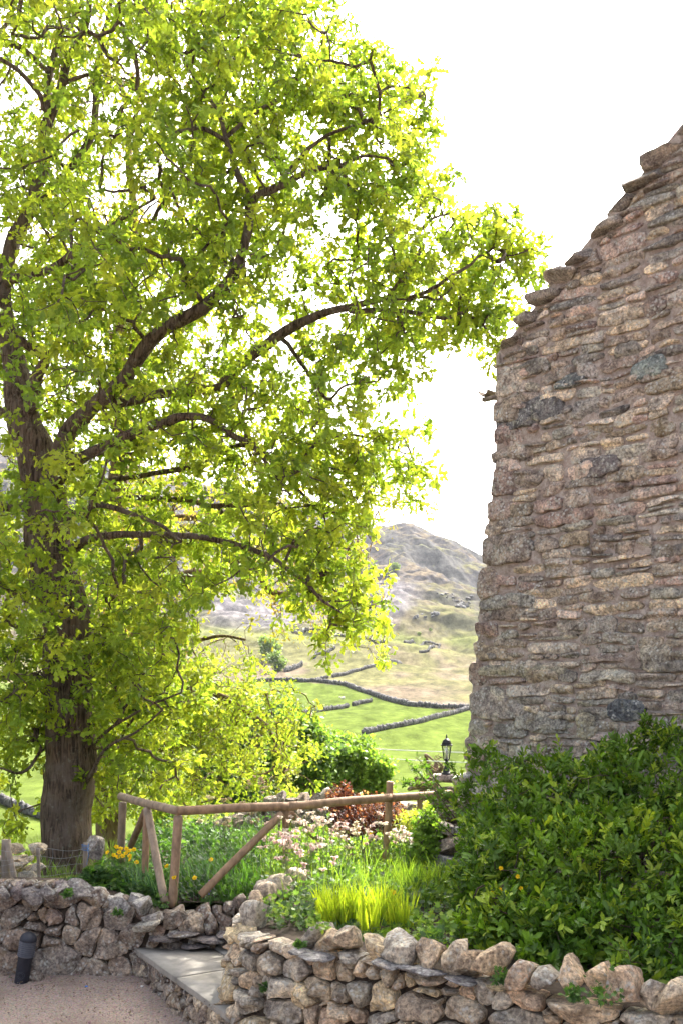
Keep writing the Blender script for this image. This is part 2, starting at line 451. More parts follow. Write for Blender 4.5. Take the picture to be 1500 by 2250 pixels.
# ------------------------------------------------------------------ terrain (valley, fields, hills)
COLS = np.array([-1400, -500, 0, 300, 450, 600, 700, 790, 860, 905, 960, 1010, 1060, 1200, 1500, 2600.])
RIDGE = np.array([700, 820, 960, 1030, 1075, 1105, 1130, 1180, 1163, 1163, 1188, 1213, 1235, 1290, 1340, 1400.])
ROWS = [(8.5, None, .35), (11, None, .30), (13, None, -.1), (20, None, -1.9), (30, None, -3.7), (50, None, -6.0), (100, None, -7.3),
        (150, None, -5.8), (190, None, -4.4), (230, None, -2.2), (290, None, 3.2), (350, None, 9.0), (450, None, 22.), (600, .55, None), (800, .8, None), (950, 1.0, None), (1300, .9, None), (2500, .5, None)]
def base_height(a, Y):
    """a = X/Y, Y depth -> height"""
    px = a*F+CX
    rid = np.interp(px, COLS, RIDGE)
    zr = EYE+(HY-rid)/F*950.0      # ridge height at 950 m
    Yr = np.array([r[0] for r in ROWS]); ly = np.log(np.clip(Y, 8.5, 2500))
    Z = np.stack([np.full_like(px, r[2]) if r[1] is None else zr*r[1]*(1 if r[0] <= 950 else 1) for r in ROWS])
    Z[13] = EYE+(HY-rid)/F*950*.42
    Z[14] = EYE+(HY-rid)/F*950*.76
    k = np.clip(np.searchsorted(np.log(Yr), ly)-1, 0, len(ROWS)-2)
    l0 = np.log(Yr)[k]; l1 = np.log(Yr)[k+1]; t = np.clip((ly-l0)/(l1-l0), 0, 1)
    ii = np.arange(Z.shape[1]) if Z.ndim == 2 else None
    Zf = Z.reshape(len(ROWS), -1); kf = k.ravel(); q = np.arange(kf.size)
    tt = t.ravel()
    return (Zf[kf, q]*(1-tt)+Zf[kf+1, q]*tt).reshape(px.shape)
def land_z(a, Y):
    a = np.asarray(a, float); Y = np.asarray(Y, float)
    z = base_height(a, Y)*.5+.25*(base_height(a, Y*1.08)+base_height(a, Y/1.08))
    X = a*Y
    amp = np.clip((Y-230)/250, 0, 1)
    q = np.stack([X/165+Y/420, Y/150], -1)
    rg = 1-np.abs(fbm(q, 31, 5, .55))*2.2
    z = z+amp*(rg-.3)*17*np.clip(1.25-Y/2400, .2, 1)*(1-.55*np.exp(-((Y-950)/70)**2))
    rg2 = 1-np.abs(fbm(np.stack([X/45+Y/160, Y/60], -1), 78, 5, .6))*2.2
    z = z+amp*(rg2-.3)*5+amp*fbm(np.stack([X/14, Y/17], -1), 77, 4, .65)*2.2
    z = z+np.clip((Y-30)/100, 0, 1)*fbm(np.stack([X/40, Y/50], -1), 5, 3)*.8
    return z
def land_at(px, Y): return float(land_z(np.array([(px-CX)/F]), np.array([float(Y)]))[0])
_sc = np.geomspace(60, 1000, 900)
def hit(px, py):
    """first terrain point seen at photo pixel (px,py)"""
    a = np.full(_sc.shape, (px-CX)/F); z = land_z(a, _sc)
    yy = HY-(z-EYE)/_sc*F
    i = np.argmax(yy <= py) if (yy <= py).any() else len(_sc)-1
    Y = _sc[i]; return np.array([(px-CX)/F*Y, Y, z[i]])

na, ny = 900, 700
A = np.linspace(-.75, .95, na); YY = np.geomspace(8.5, 2500, ny)
YY = np.sort(np.concatenate([YY, np.linspace(330, 1000, 360)])); ny = len(YY)
AA, YG = np.meshgrid(A, YY, indexing='ij')
ZZ = land_z(AA, YG); XX = AA*YG
PXg = AA*F+CX; PYg = HY-(ZZ-EYE)/YG*F
# ground cover by place: pasture below the intake wall, bracken, hill grass and scree above it
mwall = np.interp(PXg, [0, 500, 640, 760, 850, 920, 1027, 1500], [1500, 1500, 1497, 1507, 1540, 1553, 1562, 1600])
Wd = np.interp(AA[:, 0]*F+CX, [0, 2000], [1, 1])
def sm(x): x = np.clip(x, 0, 1); return x*x*(3-2*x)
nz1 = fbm(np.stack([XX/60, YG/90], -1), 41, 5); nz2 = fbm(np.stack([XX/18, YG/40], -1), 42, 5); nz3 = fbm(np.stack([XX/8, YG/14], -1), 43, 4)
gx = np.gradient(ZZ, axis=1)/np.gradient(YG, axis=1)
gy = np.gradient(ZZ, axis=0)/(np.gradient(XX, axis=0)+1e-6)
def mixa(c, d, t): return c*(1-t[..., None])+np.asarray(d)*t[..., None]
C = np.ones(XX.shape+(3,))*np.array([.13, .11, .082])          # bracken brown
C = mixa(C, (.115, .12, .055), sm((nz1+.28)*2.2+nz2*.9)*.85)         # hill grass
C = mixa(C, (.165, .13, .112), sm((nz2-.05)*3)*.7*np.clip((600-YG)/200, 0, 1))
rocky = sm((np.abs(gx)+np.abs(gy)*.8-.42)*3+nz3*1.6+nz2*.6-.15)*np.clip((YG-330)/200, 0, 1)
C = mixa(C, (.085, .085, .095), rocky*.85)
scree = sm(1.3-np.hypot((PXg-560)/110, (PYg-1345)/55)+nz2*.8)*(YG > 300)+sm(1.2-np.hypot((PXg-870)/50, (PYg-1310)/50)+nz2*.9)*(YG > 300)
C = mixa(C, (.16, .155, .17), np.clip(scree, 0, 1)*.85)
C = mixa(C, (.15, .175, .06), sm(1.2-np.abs(PYg-1405-(PXg-850)*.03)/18+nz2)*.7*(YG > 250))
field = (PYg > mwall)*(YG > 14)
C = C*.8
C = mixa(C, (.066, .092, .022), sm(field*1.0)*(1.0))
C = mixa(C, (.085, .10, .032), sm((nz1*1.2))*field*.5)
C = mixa(C, (.16, .2, .06), (YG < 14)*.9)
mb = MB()
V = np.stack([XX, YG, ZZ], -1).reshape(-1, 3)
i = np.arange(na-1)[:, None]*ny; j = np.arange(ny-1)[None, :]
mb.add(V, np.stack([i+j, i+ny+j, i+ny+j+1, i+j+1], -1).reshape(-1, 4), C.reshape(-1, 3))
land = mb.build('terrain', M['land']); tag(land, 'green valley fields rising to a bracken brown and grassy hill', 'hill', kind='structure')

# yard
mb = MB(); xs = np.linspace(-40, 40, 260); ys = np.linspace(-25, 8.52, 200); G = np.meshgrid(xs, ys, indexing='ij')
z = fbm(np.stack([G[0]/1.1, G[1]/1.1], -1), 3, 4)*.018
z = z+.06*sm((G[1]-7.3)/.8)
i = np.arange(259)[:, None]*200; j = np.arange(199)[None, :]
mb.add(np.stack([G[0], G[1], z], -1).reshape(-1, 3), np.stack([i+j, i+200+j, i+201+j, i+j+1], -1).reshape(-1, 4))
tag(mb.build('ground', M['gravel']), 'pinkish gravel yard in front of the walls', 'ground', kind='structure')

# garden soil
def soil_sheet(name, poly_fn, xr, yr, z0, label):
    mb = MB(); xs = np.linspace(*xr, 90); ys = np.linspace(*yr, 90); G = np.meshgrid(xs, ys, indexing='ij')
    X, Y = poly_fn(G[0], G[1])
    z = z0(X, Y)+fbm(np.stack([X*3, Y*3], -1), 9, 4)*.03
    i = np.arange(89)[:, None]*90; j = np.arange(89)[None, :]
    mb.add(np.stack([X, Y, z], -1).reshape(-1, 3), np.stack([i+j, i+90+j, i+91+j, i+j+1], -1).reshape(-1, 4))
    return tag(mb.build(name, M['soil']), label, 'soil', kind='structure')
def bed_z(X, Y): return .56+0*X
soil_sheet('garden_soil', lambda u, v: (u, v), (-2.35, 3.2), (8.42, 12.2), bed_z, 'dark soil of the flower bed behind the fence')
def rb_front(X): return np.interp(X, [-.62, -.55, -.14, .39, 1.06, 1.65, 2.6], [7.1, 6.7, 6.35, 5.95, 5.45, 5.08, 4.7])
soil_sheet('raised_soil', lambda u, v: (u, rb_front(u)*(1-v)+8.46*v), (-.6, 2.6), (0, 1), lambda X, Y: .74+0*X-.15*sm((Y-7.5)/1.), 'dark soil behind the curved right garden wall')

# ------------------------------------------------------------------ field walls and far plants
def field_wall(pts, h, w, label, broken=0.0, seed=1):
    r = np.random.default_rng(seed)
    P3 = [hit(*p) for p in pts]
    p = np.array([[q[0], q[1]] for q in P3]); pa = Path(p, False)
    n = max(8, int(pa.len/(h*.3))); s = np.linspace(0, pa.len, n)
    x, y, tx, ty = pa.at(s)
    k = vn(np.stack([s/6, s*0], -1), seed)
    mb = MB(); base = np.array(P3[0])
    zt = land_z(x/y, y)
    for i_ in range(n-1):
        if broken and k[i_] < -1+broken*2: continue
        hh = h*r.uniform(.8, 1.15)
        L = math.hypot(x[i_+1]-x[i_], y[i_+1]-y[i_])*1.25
        ang = math.atan2(y[i_+1]-y[i_], x[i_+1]-x[i_])
        g = r.uniform(.07, .12)
        rock(mb, (x[i_], y[i_], min(zt[i_], zt[i_+1])+hh*.42), (L, w, hh*1.15), r, 1, 3, rotz(ang), (g, g*.98, g*1.0), .06, .8)
    o = mb.build('field_wall', M['fieldwall'], origin=base)
    return tag(o, label, 'field wall', 'drystone walls across the far fields')
field_wall([(560, 1500), (640, 1497), (700, 1500), (760, 1508), (800, 1523), (850, 1540), (900, 1552), (960, 1557), (1027, 1560), (1150, 1570)], 1.3, 1.0, 'longest far stone wall, dividing the green pasture from the brown slope', seed=2)
field_wall([(1150, 1548), (1027, 1561), (985, 1573), (930, 1588), (880, 1598), (795, 1615)], 1.0, .7, 'lower far stone wall running down left below the brown slope', seed=3)
field_wall([(815, 1543), (790, 1548), (750, 1558), (700, 1565), (660, 1572), (600, 1580)], 1.0, .8, 'short far stone wall between the two small green pastures', .15, seed=4)
field_wall([(965, 1420), (940, 1432), (900, 1445), (850, 1460), (790, 1475), (730, 1490), (690, 1498)], 1.2, .9, 'broken stone wall climbing the brown slope to a sharp corner', .3, seed=5)
field_wall([(965, 1420), (930, 1415), (880, 1417), (830, 1415), (770, 1402), (700, 1390)], 1.3, 1.1, 'ruined upper stone wall with gaps on the far slope', .3, seed=6)
field_wall([(735, 1425), (710, 1438), (690, 1450)], 1.6, 1.0, 'short slanting bit of stone wall below the drooping oak leaves', seed=8)
field_wall([(710, 1390), (670, 1391), (640, 1393)], 2.0, 1.0, 'short level bit of stone wall at the foot of the scree', seed=9)
field_wall([(663, 1465), (625, 1478)], 1.8, 1.1, 'small stub of stone wall just above the left pasture', seed=10)
field_wall([(0, 1765), (60, 1790), (110, 1812)], .8, .5, 'low stone wall in the field left of the oak trunk', seed=12)

# leaf instancing
def leaves(mb, tmpl, pos, dirv, nor, scale, col):
    tv, tf = tmpl; n = len(pos)
    d = dirv/(np.linalg.norm(dirv, axis=1, keepdims=True)+1e-9)
    s = np.cross(d, nor); s /= np.linalg.norm(s, axis=1, keepdims=True)+1e-9
    nn = np.cross(s, d)
    V = pos[:, None, :]+scale[:, None, None]*(tv[None, :, 0, None]*s[:, None, :]+tv[None, :, 1, None]*d[:, None, :]+tv[None, :, 2, None]*nn[:, None, :])
    k = len(tv)
    Fc = (tf[None]+np.arange(n)[:, None, None]*k).reshape(-1, tf.shape[1])
    mb.add(V.reshape(-1, 3), Fc, np.repeat(col, k, axis=0))
# oak leaf: lobed, folded along the midrib, tip drooping
OAK = (np.array([[0, 0, 0], [0, .5, .03], [0, 1, -.12], [.10, .2, .04], [.23, .45, .08], [.12, .56, .04], [.25, .8, .03], [-.10, .2, .04], [-.23, .45, .08], [-.12, .56, .04], [-.25, .8, .03]]),
       np.array([[0, 3, 1], [3, 4, 1], [1, 4, 5], [1, 5, 2], [5, 6, 2], [0, 1, 7], [7, 1, 8], [1, 9, 8], [1, 2, 9], [9, 2, 10]]))
LANCE = (np.array([[0, 0, 0], [.14, .35, .04], [.17, .7, .03], [0, 1, -.07], [-.17, .7, .03], [-.14, .35, .04], [0, .5, -.01]]),
         np.array([[0, 1, 6], [1, 2, 6], [2, 3, 6], [3, 4, 6], [4, 5, 6], [5, 0, 6]]))
ROUND = (np.array([[0, 0, 0], [.3, .15, .05], [.46, .5, .06], [.3, .82, .02], [.0, 1.0, -.06], [-.3, .82, .02], [-.46, .5, .06], [-.3, .15, .05], [0, .5, -.02]]),
         np.array([[0, 1, 8], [1, 2, 8], [2, 3, 8], [3, 4, 8], [4, 5, 8], [5, 6, 8], [6, 7, 8], [7, 0, 8]]))
LOBED = (np.array([[0, 0, 0], [.25, .05, .03], [.5, .3, .05], [.26, .42, 0], [.42, .8, .03], [.12, .68, 0], [0, 1, -.05], [-.12, .68, 0], [-.42, .8, .03], [-.26, .42, 0], [-.5, .3, .05], [-.25, .05, .03]]),
         np.array([[0, 1, 3], [1, 2, 3], [0, 3, 5], [3, 4, 5], [0, 5, 6], [0, 6, 7], [0, 7, 9], [7, 8, 9], [0, 9, 11], [9, 10, 11]]))
TUFT = (np.array([[-.4, 0, 0], [.4, .05, 0], [.3, .6, .1], [-.2, .7, -.1], [.0, 1, .0]]), np.array([[0, 1, 2], [0, 2, 3], [3, 2, 4]]))
def rnd_dirs(n, r):
    d = r.normal(size=(n, 3)); return d/np.linalg.norm(d, axis=1, keepdims=True)
def colvar(base, n, r, v=.15, hv=.08):
    c = np.array(base)[None]*(1+r.normal(size=(n, 1))*v); c = c*(1+r.normal(size=(n, 3))*hv); return np.clip(c, .003, 1)

def grow(limbs, tips, seed, tipr=.0035, sides=5, expo=.45, step=.14):
    """limbs: list of [(x,y,z,r)..]; tips (N,3). returns branch MB geometry for limbs and for twigs, and tip directions"""
    r = np.random.default_rng(seed); limb_mb, twig_mb = MB(), MB()
    pos, par, fixed = [], [], []
    for li, L in enumerate(limbs):
        L = np.array(L, float); c = catmull(L, max(3, int(6)))
        m = len(c); jit = np.stack([fbm(c[:, :3]*1.3, seed+li*3+k, 3) for k in range(3)], 1)
        c[1:, :3] += jit[1:]*np.minimum(c[1:, 3:4]*1.1+.03, .1)
        c[:, 3] = np.maximum(c[:, 3], .006)
        big = c[:, 3].max() > .12
        if big:
            L_ = np.r_[0, np.cumsum(np.linalg.norm(np.diff(c[:, :3], axis=0), axis=1))]; s = np.arange(0, L_[-1], .07)
            c = np.stack([np.interp(s, L_, c[:, k]) for k in range(4)], 1)
        sweep(limb_mb, c[:, :3], c[:, 3], 26 if big else 9, cap=True, wob=.10 if big else .16, seed=seed+li)
        for q in c[(int(len(c)*.25) if li == 0 else 1):]:
            pos.append(q[:3]); par.append(-1); fixed.append(True)
    pos = [np.array(p) for p in pos]
    nl = len(pos); cnt = [0]*nl; parent = [-1]*nl; paths = []
    kd = kdtree.KDTree(nl)
    for q, p in enumerate(pos): kd.insert(p, q)
    kd.balance()
    d0 = np.array([kd.find(t)[2] for t in tips])
    order = np.argsort(d0)
    n = len(tips); coarse = set(r.choice(n, n//8, replace=False).tolist())
    order = [o for o in order if o in coarse]+[o for o in order if o not in coarse]
    tipdir = np.zeros((n, 3)); pend = []
    for cnt_i, ti in enumerate(order):
        t = tips[ti]; best = kd.find(t); bi, bd = best[1], best[2]
        for q in pend:
            dd = np.linalg.norm(pos[q]-t)
            if dd < bd: bd, bi = dd, q
        m = max(2, int(bd/step)+1); a = pos[bi]; s = np.linspace(0, 1, m+1)[1:]
        side = rnd_dirs(1, r)[0]; bow = bd*r.uniform(.08, .22)
        seg = a+(t-a)*s[:, None]+side*(np.sin(s*math.pi)*bow)[:, None]+np.array([0, 0, 1])*(np.sin(s*math.pi)*bow*.5)[:, None]
        seg[:-1] += r.normal(size=(m-1, 3))*min(.03, bd*.06)
        idxs = []; p0 = bi
        for q in seg:
            pos.append(q); parent.append(p0); cnt.append(0); p0 = len(pos)-1; idxs.append(p0)
        paths.append((bi, idxs))
        q = p0
        while q >= nl: cnt[q] += 1; q = parent[q]
        pend += idxs
        dv = seg[-1]-(seg[-2] if m > 1 else a); tipdir[ti] = dv/(np.linalg.norm(dv)+1e-9)
        if len(pend) > 260:
            kd = kdtree.KDTree(len(pos))
            for k_, p in enumerate(pos): kd.insert(p, k_)
            kd.balance(); pend = []
    for bi, idxs in paths:
        pts = np.array([pos[bi]]+[pos[q] for q in idxs]); c = np.array([cnt[idxs[0]]]+[cnt[q] for q in idxs], float)
        rad = tipr*np.maximum(c, 1)**expo
        sweep(twig_mb, pts, rad, 5 if rad[0] > .012 else 3, cap=False)
    return limb_mb, twig_mb, tipdir

def rosettes(mb, tips, tdir, r, per, size, cols, tmpl=OAK, spread=1.0, droop=.35, shell=.05, v=.16):
    n = len(tips); N_ = n*per
    base = np.repeat(tips, per, 0)+r.normal(size=(N_, 3))*shell
    td = np.repeat(tdir, per, 0)
    rd = rnd_dirs(N_, r)
    d = td*r.uniform(.0, .8, (N_, 1))+rd*spread; d[:, 2] -= droop*r.uniform(.3, 1.6, N_)
    nor = rnd_dirs(N_, r)*.9+np.array([0, -.15, .6])
    sc = size*r.uniform(.6, 1.15, N_)*np.repeat(r.uniform(.8, 1.15, n), per)
    ci = np.repeat(r.integers(len(cols), size=n), per)
    c = np.array(cols)[ci]*np.repeat(1+r.normal(size=(n, 1))*v*.7, per, 0)*(1+r.normal(size=(N_, 1))*v*.6)
    leaves(mb, tmpl, base, d, nor, sc, np.clip(c, .005, .95))

# ------------------------------------------------------------------ the big oak
OD = 12.0
GRID = """
776678889999993000000000
565556788999996300000000
343445788899988851000000
223434678899999875200000
124323678889999997600000
446454678887899999600000
778776778877788999700000
889987788887788999830000
888988888888868899920000
998888888888752275578630
988888888887767788888752
788888888875787888888886
778888888886578888888887
888888888885267678888775
888888788874346777777752
788888888875456786200430
888788888886655555100000
887887888887755432000000
888888888886887322100000
878888788887788865310000
888888888888888876400000
889988787788788653200000
888898885577888860000000
788899777867888630000000
888777778878887300000000
888888777554688720000000
888888863100257820000000
888888852000003640000000
888888852000002310000000
888888863000000000000000
888888864200000000000000
888888775200000000000000
887777654100000000000000
776655543000000000000000
655444430000000000000000
543322320000000000000000
422111210000000000000000
211001100000000000000000
""".split()
def sample_grid(grid, x0, y0, cell, nper, r):
    out = []
    for iy, row in enumerate(grid):
        for ix, ch in enumerate(row):
            k = int(ch); lam = nper*(k/9.0)**1.0
            m = int(lam)+(r.random() < lam-int(lam))
            for _ in range(m): out.append((x0+(ix+r.random())*cell, y0+(iy+r.random())*cell))
    return np.array(out)
r1 = np.random.default_rng(11)
pp = sample_grid(GRID, 0, 0, 50, 13, r1)
# beyond the frame: the crown goes on to the left and above
ext = [(r1.uniform(-620, 0), r1.uniform(-250, 1600)) for _ in range(1500)]+[(r1.uniform(-500, 760), r1.uniform(-420, 0)) for _ in range(1100)]
ext = [e for e in ext if ((e[0]-80)/760)**2+((e[1]-640)/1080)**2 < 1]
pp = np.vstack([pp, np.array(ext)])
def oak_depth(pp, r):
    ax = np.abs(pp[:, 0]-120)
    half = 2.9*np.clip(1-ax/1250, .16, 1)*np.clip(1.1-np.maximum(pp[:, 1]-1000, 0)/900, .35, 1)
    return OD+np.clip(r.normal(size=len(pp))*.55, -1.05, 1.05)*half-.3*(pp[:, 0] > 500)
dd = oak_depth(pp, r1)
# keep the foliage off the bare lower trunk, gather it in clumps and leave gaps
q3 = np.stack([X_(pp[:, 0], dd), dd, Z_(pp[:, 1], dd)], 1)
clump = fbm(q3*1.9, 101, 2)
keep = (clump > -.14+r1.normal(size=len(pp))*.12)
low = (pp[:, 1] > 1500) & (np.abs(pp[:, 0]-152) < 75) & (dd < OD)
keep &= ~(low & (r1.random(len(pp)) < np.where(pp[:, 1] > 1640, .9, .3)))
tips = q3[keep]
tips = tips+0.35*np.stack([fbm(tips*2.6, 5+k, 2) for k in range(3)], 1)*.5
w = lambda px: (px*.92 if px > 60 else px*.76)/F*OD/2
def LM(*pts): return [tuple(P(x, y, d))+(w(wd),) for x, y, wd, d in pts]
limbs = [
 LM((152, 1990, 140, 12.), (152, 1920, 127, 12.), (152, 1840, 121, 12.), (153, 1700, 118, 12.), (150, 1550, 114, 12.), (143, 1400, 116, 12.), (122, 1270, 112, 12.), (104, 1130, 104, 12.), (86, 1000, 90, 12.), (62, 930, 80, 12.), (36, 830, 62, 12.), (14, 680, 48, 12.1), (26, 530, 40, 12.2), (62, 450, 36, 12.2), (95, 350, 34, 12.2), (106, 280, 32, 12.2), (136, 200, 26, 12.2), (152, 128, 23, 12.2), (184, 60, 20, 12.2), (198, -20, 17, 12.2), (215, -150, 10, 12.2)),
 LM((108, 1120, 60, 11.9), (138, 985, 52, 11.7), (192, 908, 44, 11.5), (240, 864, 42, 11.4), (278, 826, 40, 11.3), (328, 748, 38, 11.2), (380, 706, 37, 11.2), (440, 676, 36, 11.2), (484, 632, 32, 11.2), (514, 585, 28, 11.2), (536, 520, 25, 11.2), (545, 470, 24, 11.2), (538, 424, 22, 11.2), (516, 368, 17, 11.2), (497, 310, 14, 11.3), (480, 250, 11, 11.4), (440, 190, 9, 11.5), (400, 120, 6, 11.6)),
 LM((548, 462, 20, 11.2), (562, 436, 21, 11.2), (600, 418, 21, 11.1), (650, 388, 18, 11.1), (700, 372, 15, 11.1), (745, 365, 12, 11.1), (795, 342, 8, 11.1), (850, 345, 6, 11.1)),
 LM((210, 890, 30, 11.5), (300, 884, 27, 11.6), (370, 868, 27, 11.7), (424, 864, 28, 11.8), (480, 850, 27, 11.8), (520, 812, 28, 11.8), (568, 778, 31, 11.7), (640, 728, 29, 11.6), (687, 705, 24, 11.5), (761, 678, 21, 11.4), (845, 658, 16, 11.3), (900, 655, 11, 11.3), (948, 636, 11, 11.2), (1027, 583, 9, 11.2), (1055, 560, 5, 11.2), (1090, 575, 3, 11.2)),
 LM((765, 678, 15, 11.4), (820, 680, 15, 11.4), (901, 686, 13, 11.3), (971, 700, 10, 11.3), (1013, 690, 9, 11.3), (1060, 715, 6, 11.3), (1090, 760, 4, 11.3)),
 LM((845, 658, 9, 11.3), (915, 560, 10, 11.2), (920, 510, 9, 11.2), (950, 480, 7, 11.2), (1000, 470, 4, 11.2)),
 LM((108, 1075, 40, 11.8), (200, 995, 32, 11.3), (308, 942, 28, 11.), (360, 926, 27, 11.), (400, 920, 22, 11.), (456, 928, 17, 11.), (512, 962, 16, 11.), (560, 988, 13, 11.), (600, 1040, 9, 11.), (640, 1090, 6, 11.)),
 LM((150, 1150, 26, 11.8), (204, 1112, 15, 11.4), (262, 1118, 14, 11.2), (340, 1148, 11, 11.), (400, 1190, 8, 10.8)),
 LM((140, 1210, 34, 11.8), (200, 1182, 22, 11.5), (260, 1176, 20, 11.3), (364, 1180, 18, 11.2), (440, 1184, 16, 11.1), (520, 1200, 15, 11.1), (592, 1222, 13, 11.), (640, 1256, 11, 11.), (672, 1278, 11, 11.), (704, 1320, 8, 10.9), (750, 1350, 5, 10.9)),
 LM((120, 1150, 30, 12.2), (280, 1092, 19, 12.4), (400, 1096, 17, 12.5), (452, 1112, 17, 12.5), (500, 1112, 17, 12.5), (560, 1108, 16, 12.4), (588, 1088, 13, 12.4), (552, 1000, 10, 12.3), (540, 940, 7, 12.3)),
 LM((230, 1060, 18, 12.2), (340, 1040, 16, 12.4), (432, 1020, 18, 12.5), (480, 992, 17, 12.5), (528, 975, 15, 12.4), (600, 1010, 12, 12.3), (680, 1060, 9, 12.2), (760, 1080, 6, 12.2)),
 LM((520, 812, 20, 11.8), (500, 850, 16, 11.9), (520, 900, 13, 12.), (545, 960, 12, 12.), (600, 1020, 11, 12.), (680, 1100, 8, 12.)),
 LM((620, 745, 14, 11.7), (680, 830, 11, 11.8), (720, 880, 9, 11.9), (760, 850, 7, 11.9), (830, 840, 5, 11.9)),
 LM((640, 980, 12, 12.), (700, 970, 10, 12.), (760, 955, 9, 12.), (830, 965, 7, 12.), (880, 990, 5, 12.), (930, 1000, 4, 12.)),
 LM((60, 930, 55, 11.9), (80, 824, 34, 11.6), (94, 788, 28, 11.5), (42, 752, 24, 11.3), (0, 700, 22, 11.2), (-80, 620, 18, 11.), (-200, 560, 12, 10.9)),
 LM((98, 300, 26, 12.2), (112, 160, 23, 12.4), (136, 72, 18, 12.5), (168, 32, 13, 12.5), (200, -60, 8, 12.5)),
 LM((60, 480, 20, 12.4), (150, 380, 22, 12.7), (205, 300, 22, 12.8), (212, 232, 22, 12.9), (214, 160, 21, 12.9), (229, 88, 18, 12.9), (245, 20, 14, 12.9), (250, -100, 8, 12.9)),
 LM((100, 240, 15, 12.), (92, 208, 15, 12.), (48, 160, 13, 11.9), (0, 130, 12, 11.8), (-90, 90, 8, 11.7)),
 LM((112, 160, 16, 12.4), (60, 112, 20, 12.4), (0, 90, 22, 12.4), (-100, 60, 14, 12.4), (-200, 20, 9, 12.4)),
 LM((136, 190, 12, 12.2), (175, 170, 11, 12.1), (235, 150, 9, 12.), (290, 110, 7, 11.9), (360, 60, 5, 11.9)),
 LM((16, 620, 30, 12.), (100, 600, 24, 11.8), (140, 570, 22, 11.7), (175, 540, 18, 11.6), (200, 508, 14, 11.5), (250, 500, 11, 11.4), (340, 440, 7, 11.3)),
 LM((514, 585, 14, 11.3), (450, 520, 11, 11.6), (400, 470, 9, 11.8), (370, 400, 7, 11.9), (340, 330, 5, 12.)),
 LM((500, 300, 11, 11.3), (560, 250, 11, 11.3), (620, 215, 10, 11.3), (660, 170, 8, 11.4), (700, 110, 5, 11.4), (720, 50, 4, 11.4)),
 LM((500, 312, 12, 11.3), (440, 285, 12, 11.3), (380, 290, 9, 11.2), (330, 250, 7, 11.1), (300, 200, 5, 11.)),
 LM((600, 418, 9, 11.1), (700, 300, 10, 11.), (790, 270, 8, 11.), (860, 240, 6, 11.), (930, 210, 4, 11.)),
 LM((90, 950, 36, 12.2), (-20, 900, 28, 12.4), (-150, 860, 22, 12.5), (-320, 780, 14, 12.6)),
 LM((100, 1090, 34, 12.), (40, 1110, 26, 11.8), (-40, 1100, 24, 11.7), (-200, 1080, 15, 11.5)),
 LM((90, 1290, 18, 11.9), (40, 1310, 12, 11.6), (0, 1290, 10, 11.5), (-80, 1330, 7, 11.4)),
 LM((190, 1640, 14, 11.8), (245, 1600, 9, 11.4), (310, 1560, 7, 11.1), (400, 1520, 5, 10.9)),
 LM((190, 1720, 12, 11.8), (230, 1650, 9, 11.4), (300, 1610, 7, 11.1), (360, 1560, 5, 10.9)),
 LM((110, 1500, 14, 11.8), (60, 1480, 9, 11.5), (0, 1490, 7, 11.3), (-60, 1530, 5, 11.)),
 LM((100, 1640, 10, 11.9), (50, 1700, 8, 11.6), (0, 1690, 6, 11.4)),
]
_ls = []
for L in limbs:
    q = catmull(np.array(L), 8); _ls.append(np.stack([q[:, 0]/q[:, 1]*F+CX, HY-(q[:, 2]-EYE)/q[:, 1]*F, q[:, 1], q[:, 3]*F/q[:, 1]], 1))
_ls = np.vstack(_ls); _ls = _ls[_ls[:, 3] > 4]
tpx = tips[:, 0]/tips[:, 1]*F+CX; tpy = HY-(tips[:, 2]-EYE)/tips[:, 1]*F
hide = np.zeros(len(tips), bool)
for q in _ls: hide |= (np.hypot(tpx-q[0], tpy-q[1]) < q[3]+14) & (tips[:, 1] < q[2]+.1)
tips = tips[~(hide & (r1.random(len(tips)) < np.where(tpy > 1050, .3, .5)))]
oak = thing('oak_tree', 'huge spreading oak with bright yellow green spring leaves over the left wall', 'tree', P(152, 1960, 12.))
lm, tm, td = grow(limbs, tips, 21, .0042)
lm.build('trunk', M['bark'], oak); tm.build('branch', M['bark'], oak)
mb = MB()
OAKC = [(.24, .30, .04), (.28, .335, .045), (.20, .275, .045), (.315, .35, .05), (.165, .24, .04), (.225, .30, .045)]
rosettes(mb, tips, td, r1, 22, .112, [(a*1.03, b*1.07, c) for a, b, c in OAKC], shell=.05)
mb.build('crown', M['oakleaf'], oak)

# ------------------------------------------------------------------ the second oak behind, browner young leaves
r2 = np.random.default_rng(12)
G2 = """
0001222210001100
0012222221001210
0122233322001331
0122333332102321
1222333322212100
3333234333344000
5554233234345100
6664210023345200
7776300012234200
9998631101001200
9999985420000000
9999999983000000
9999998876200000
9999987554200000
8888765445200000
7776643244100000
5555431122000000
""".split()
pp = sample_grid(G2, 150, 950, 50, 24, r2)
SD = 15.5
dd = SD+r2.normal(size=len(pp))*1.0
t2 = np.stack([X_(pp[:, 0], dd), dd, Z_(pp[:, 1], dd)], 1)
t2 = t2[fbm(t2*1.7, 55, 2) > -.22+r2.normal(size=len(t2))*.15]
ex = np.array([(r2.uniform(60, 520), r2.uniform(-50, 930), SD+r2.normal()*1.1) for _ in range(700)])
t2 = np.vstack([t2, np.stack([X_(ex[:, 0], ex[:, 2]), ex[:, 2], Z_(ex[:, 1], ex[:, 2])], 1)])
w2 = lambda px, d: px/F*d/2
def L2(*pts): return [tuple(P(x, y, d))+(w2(wd, d),) for x, y, wd, d in pts]
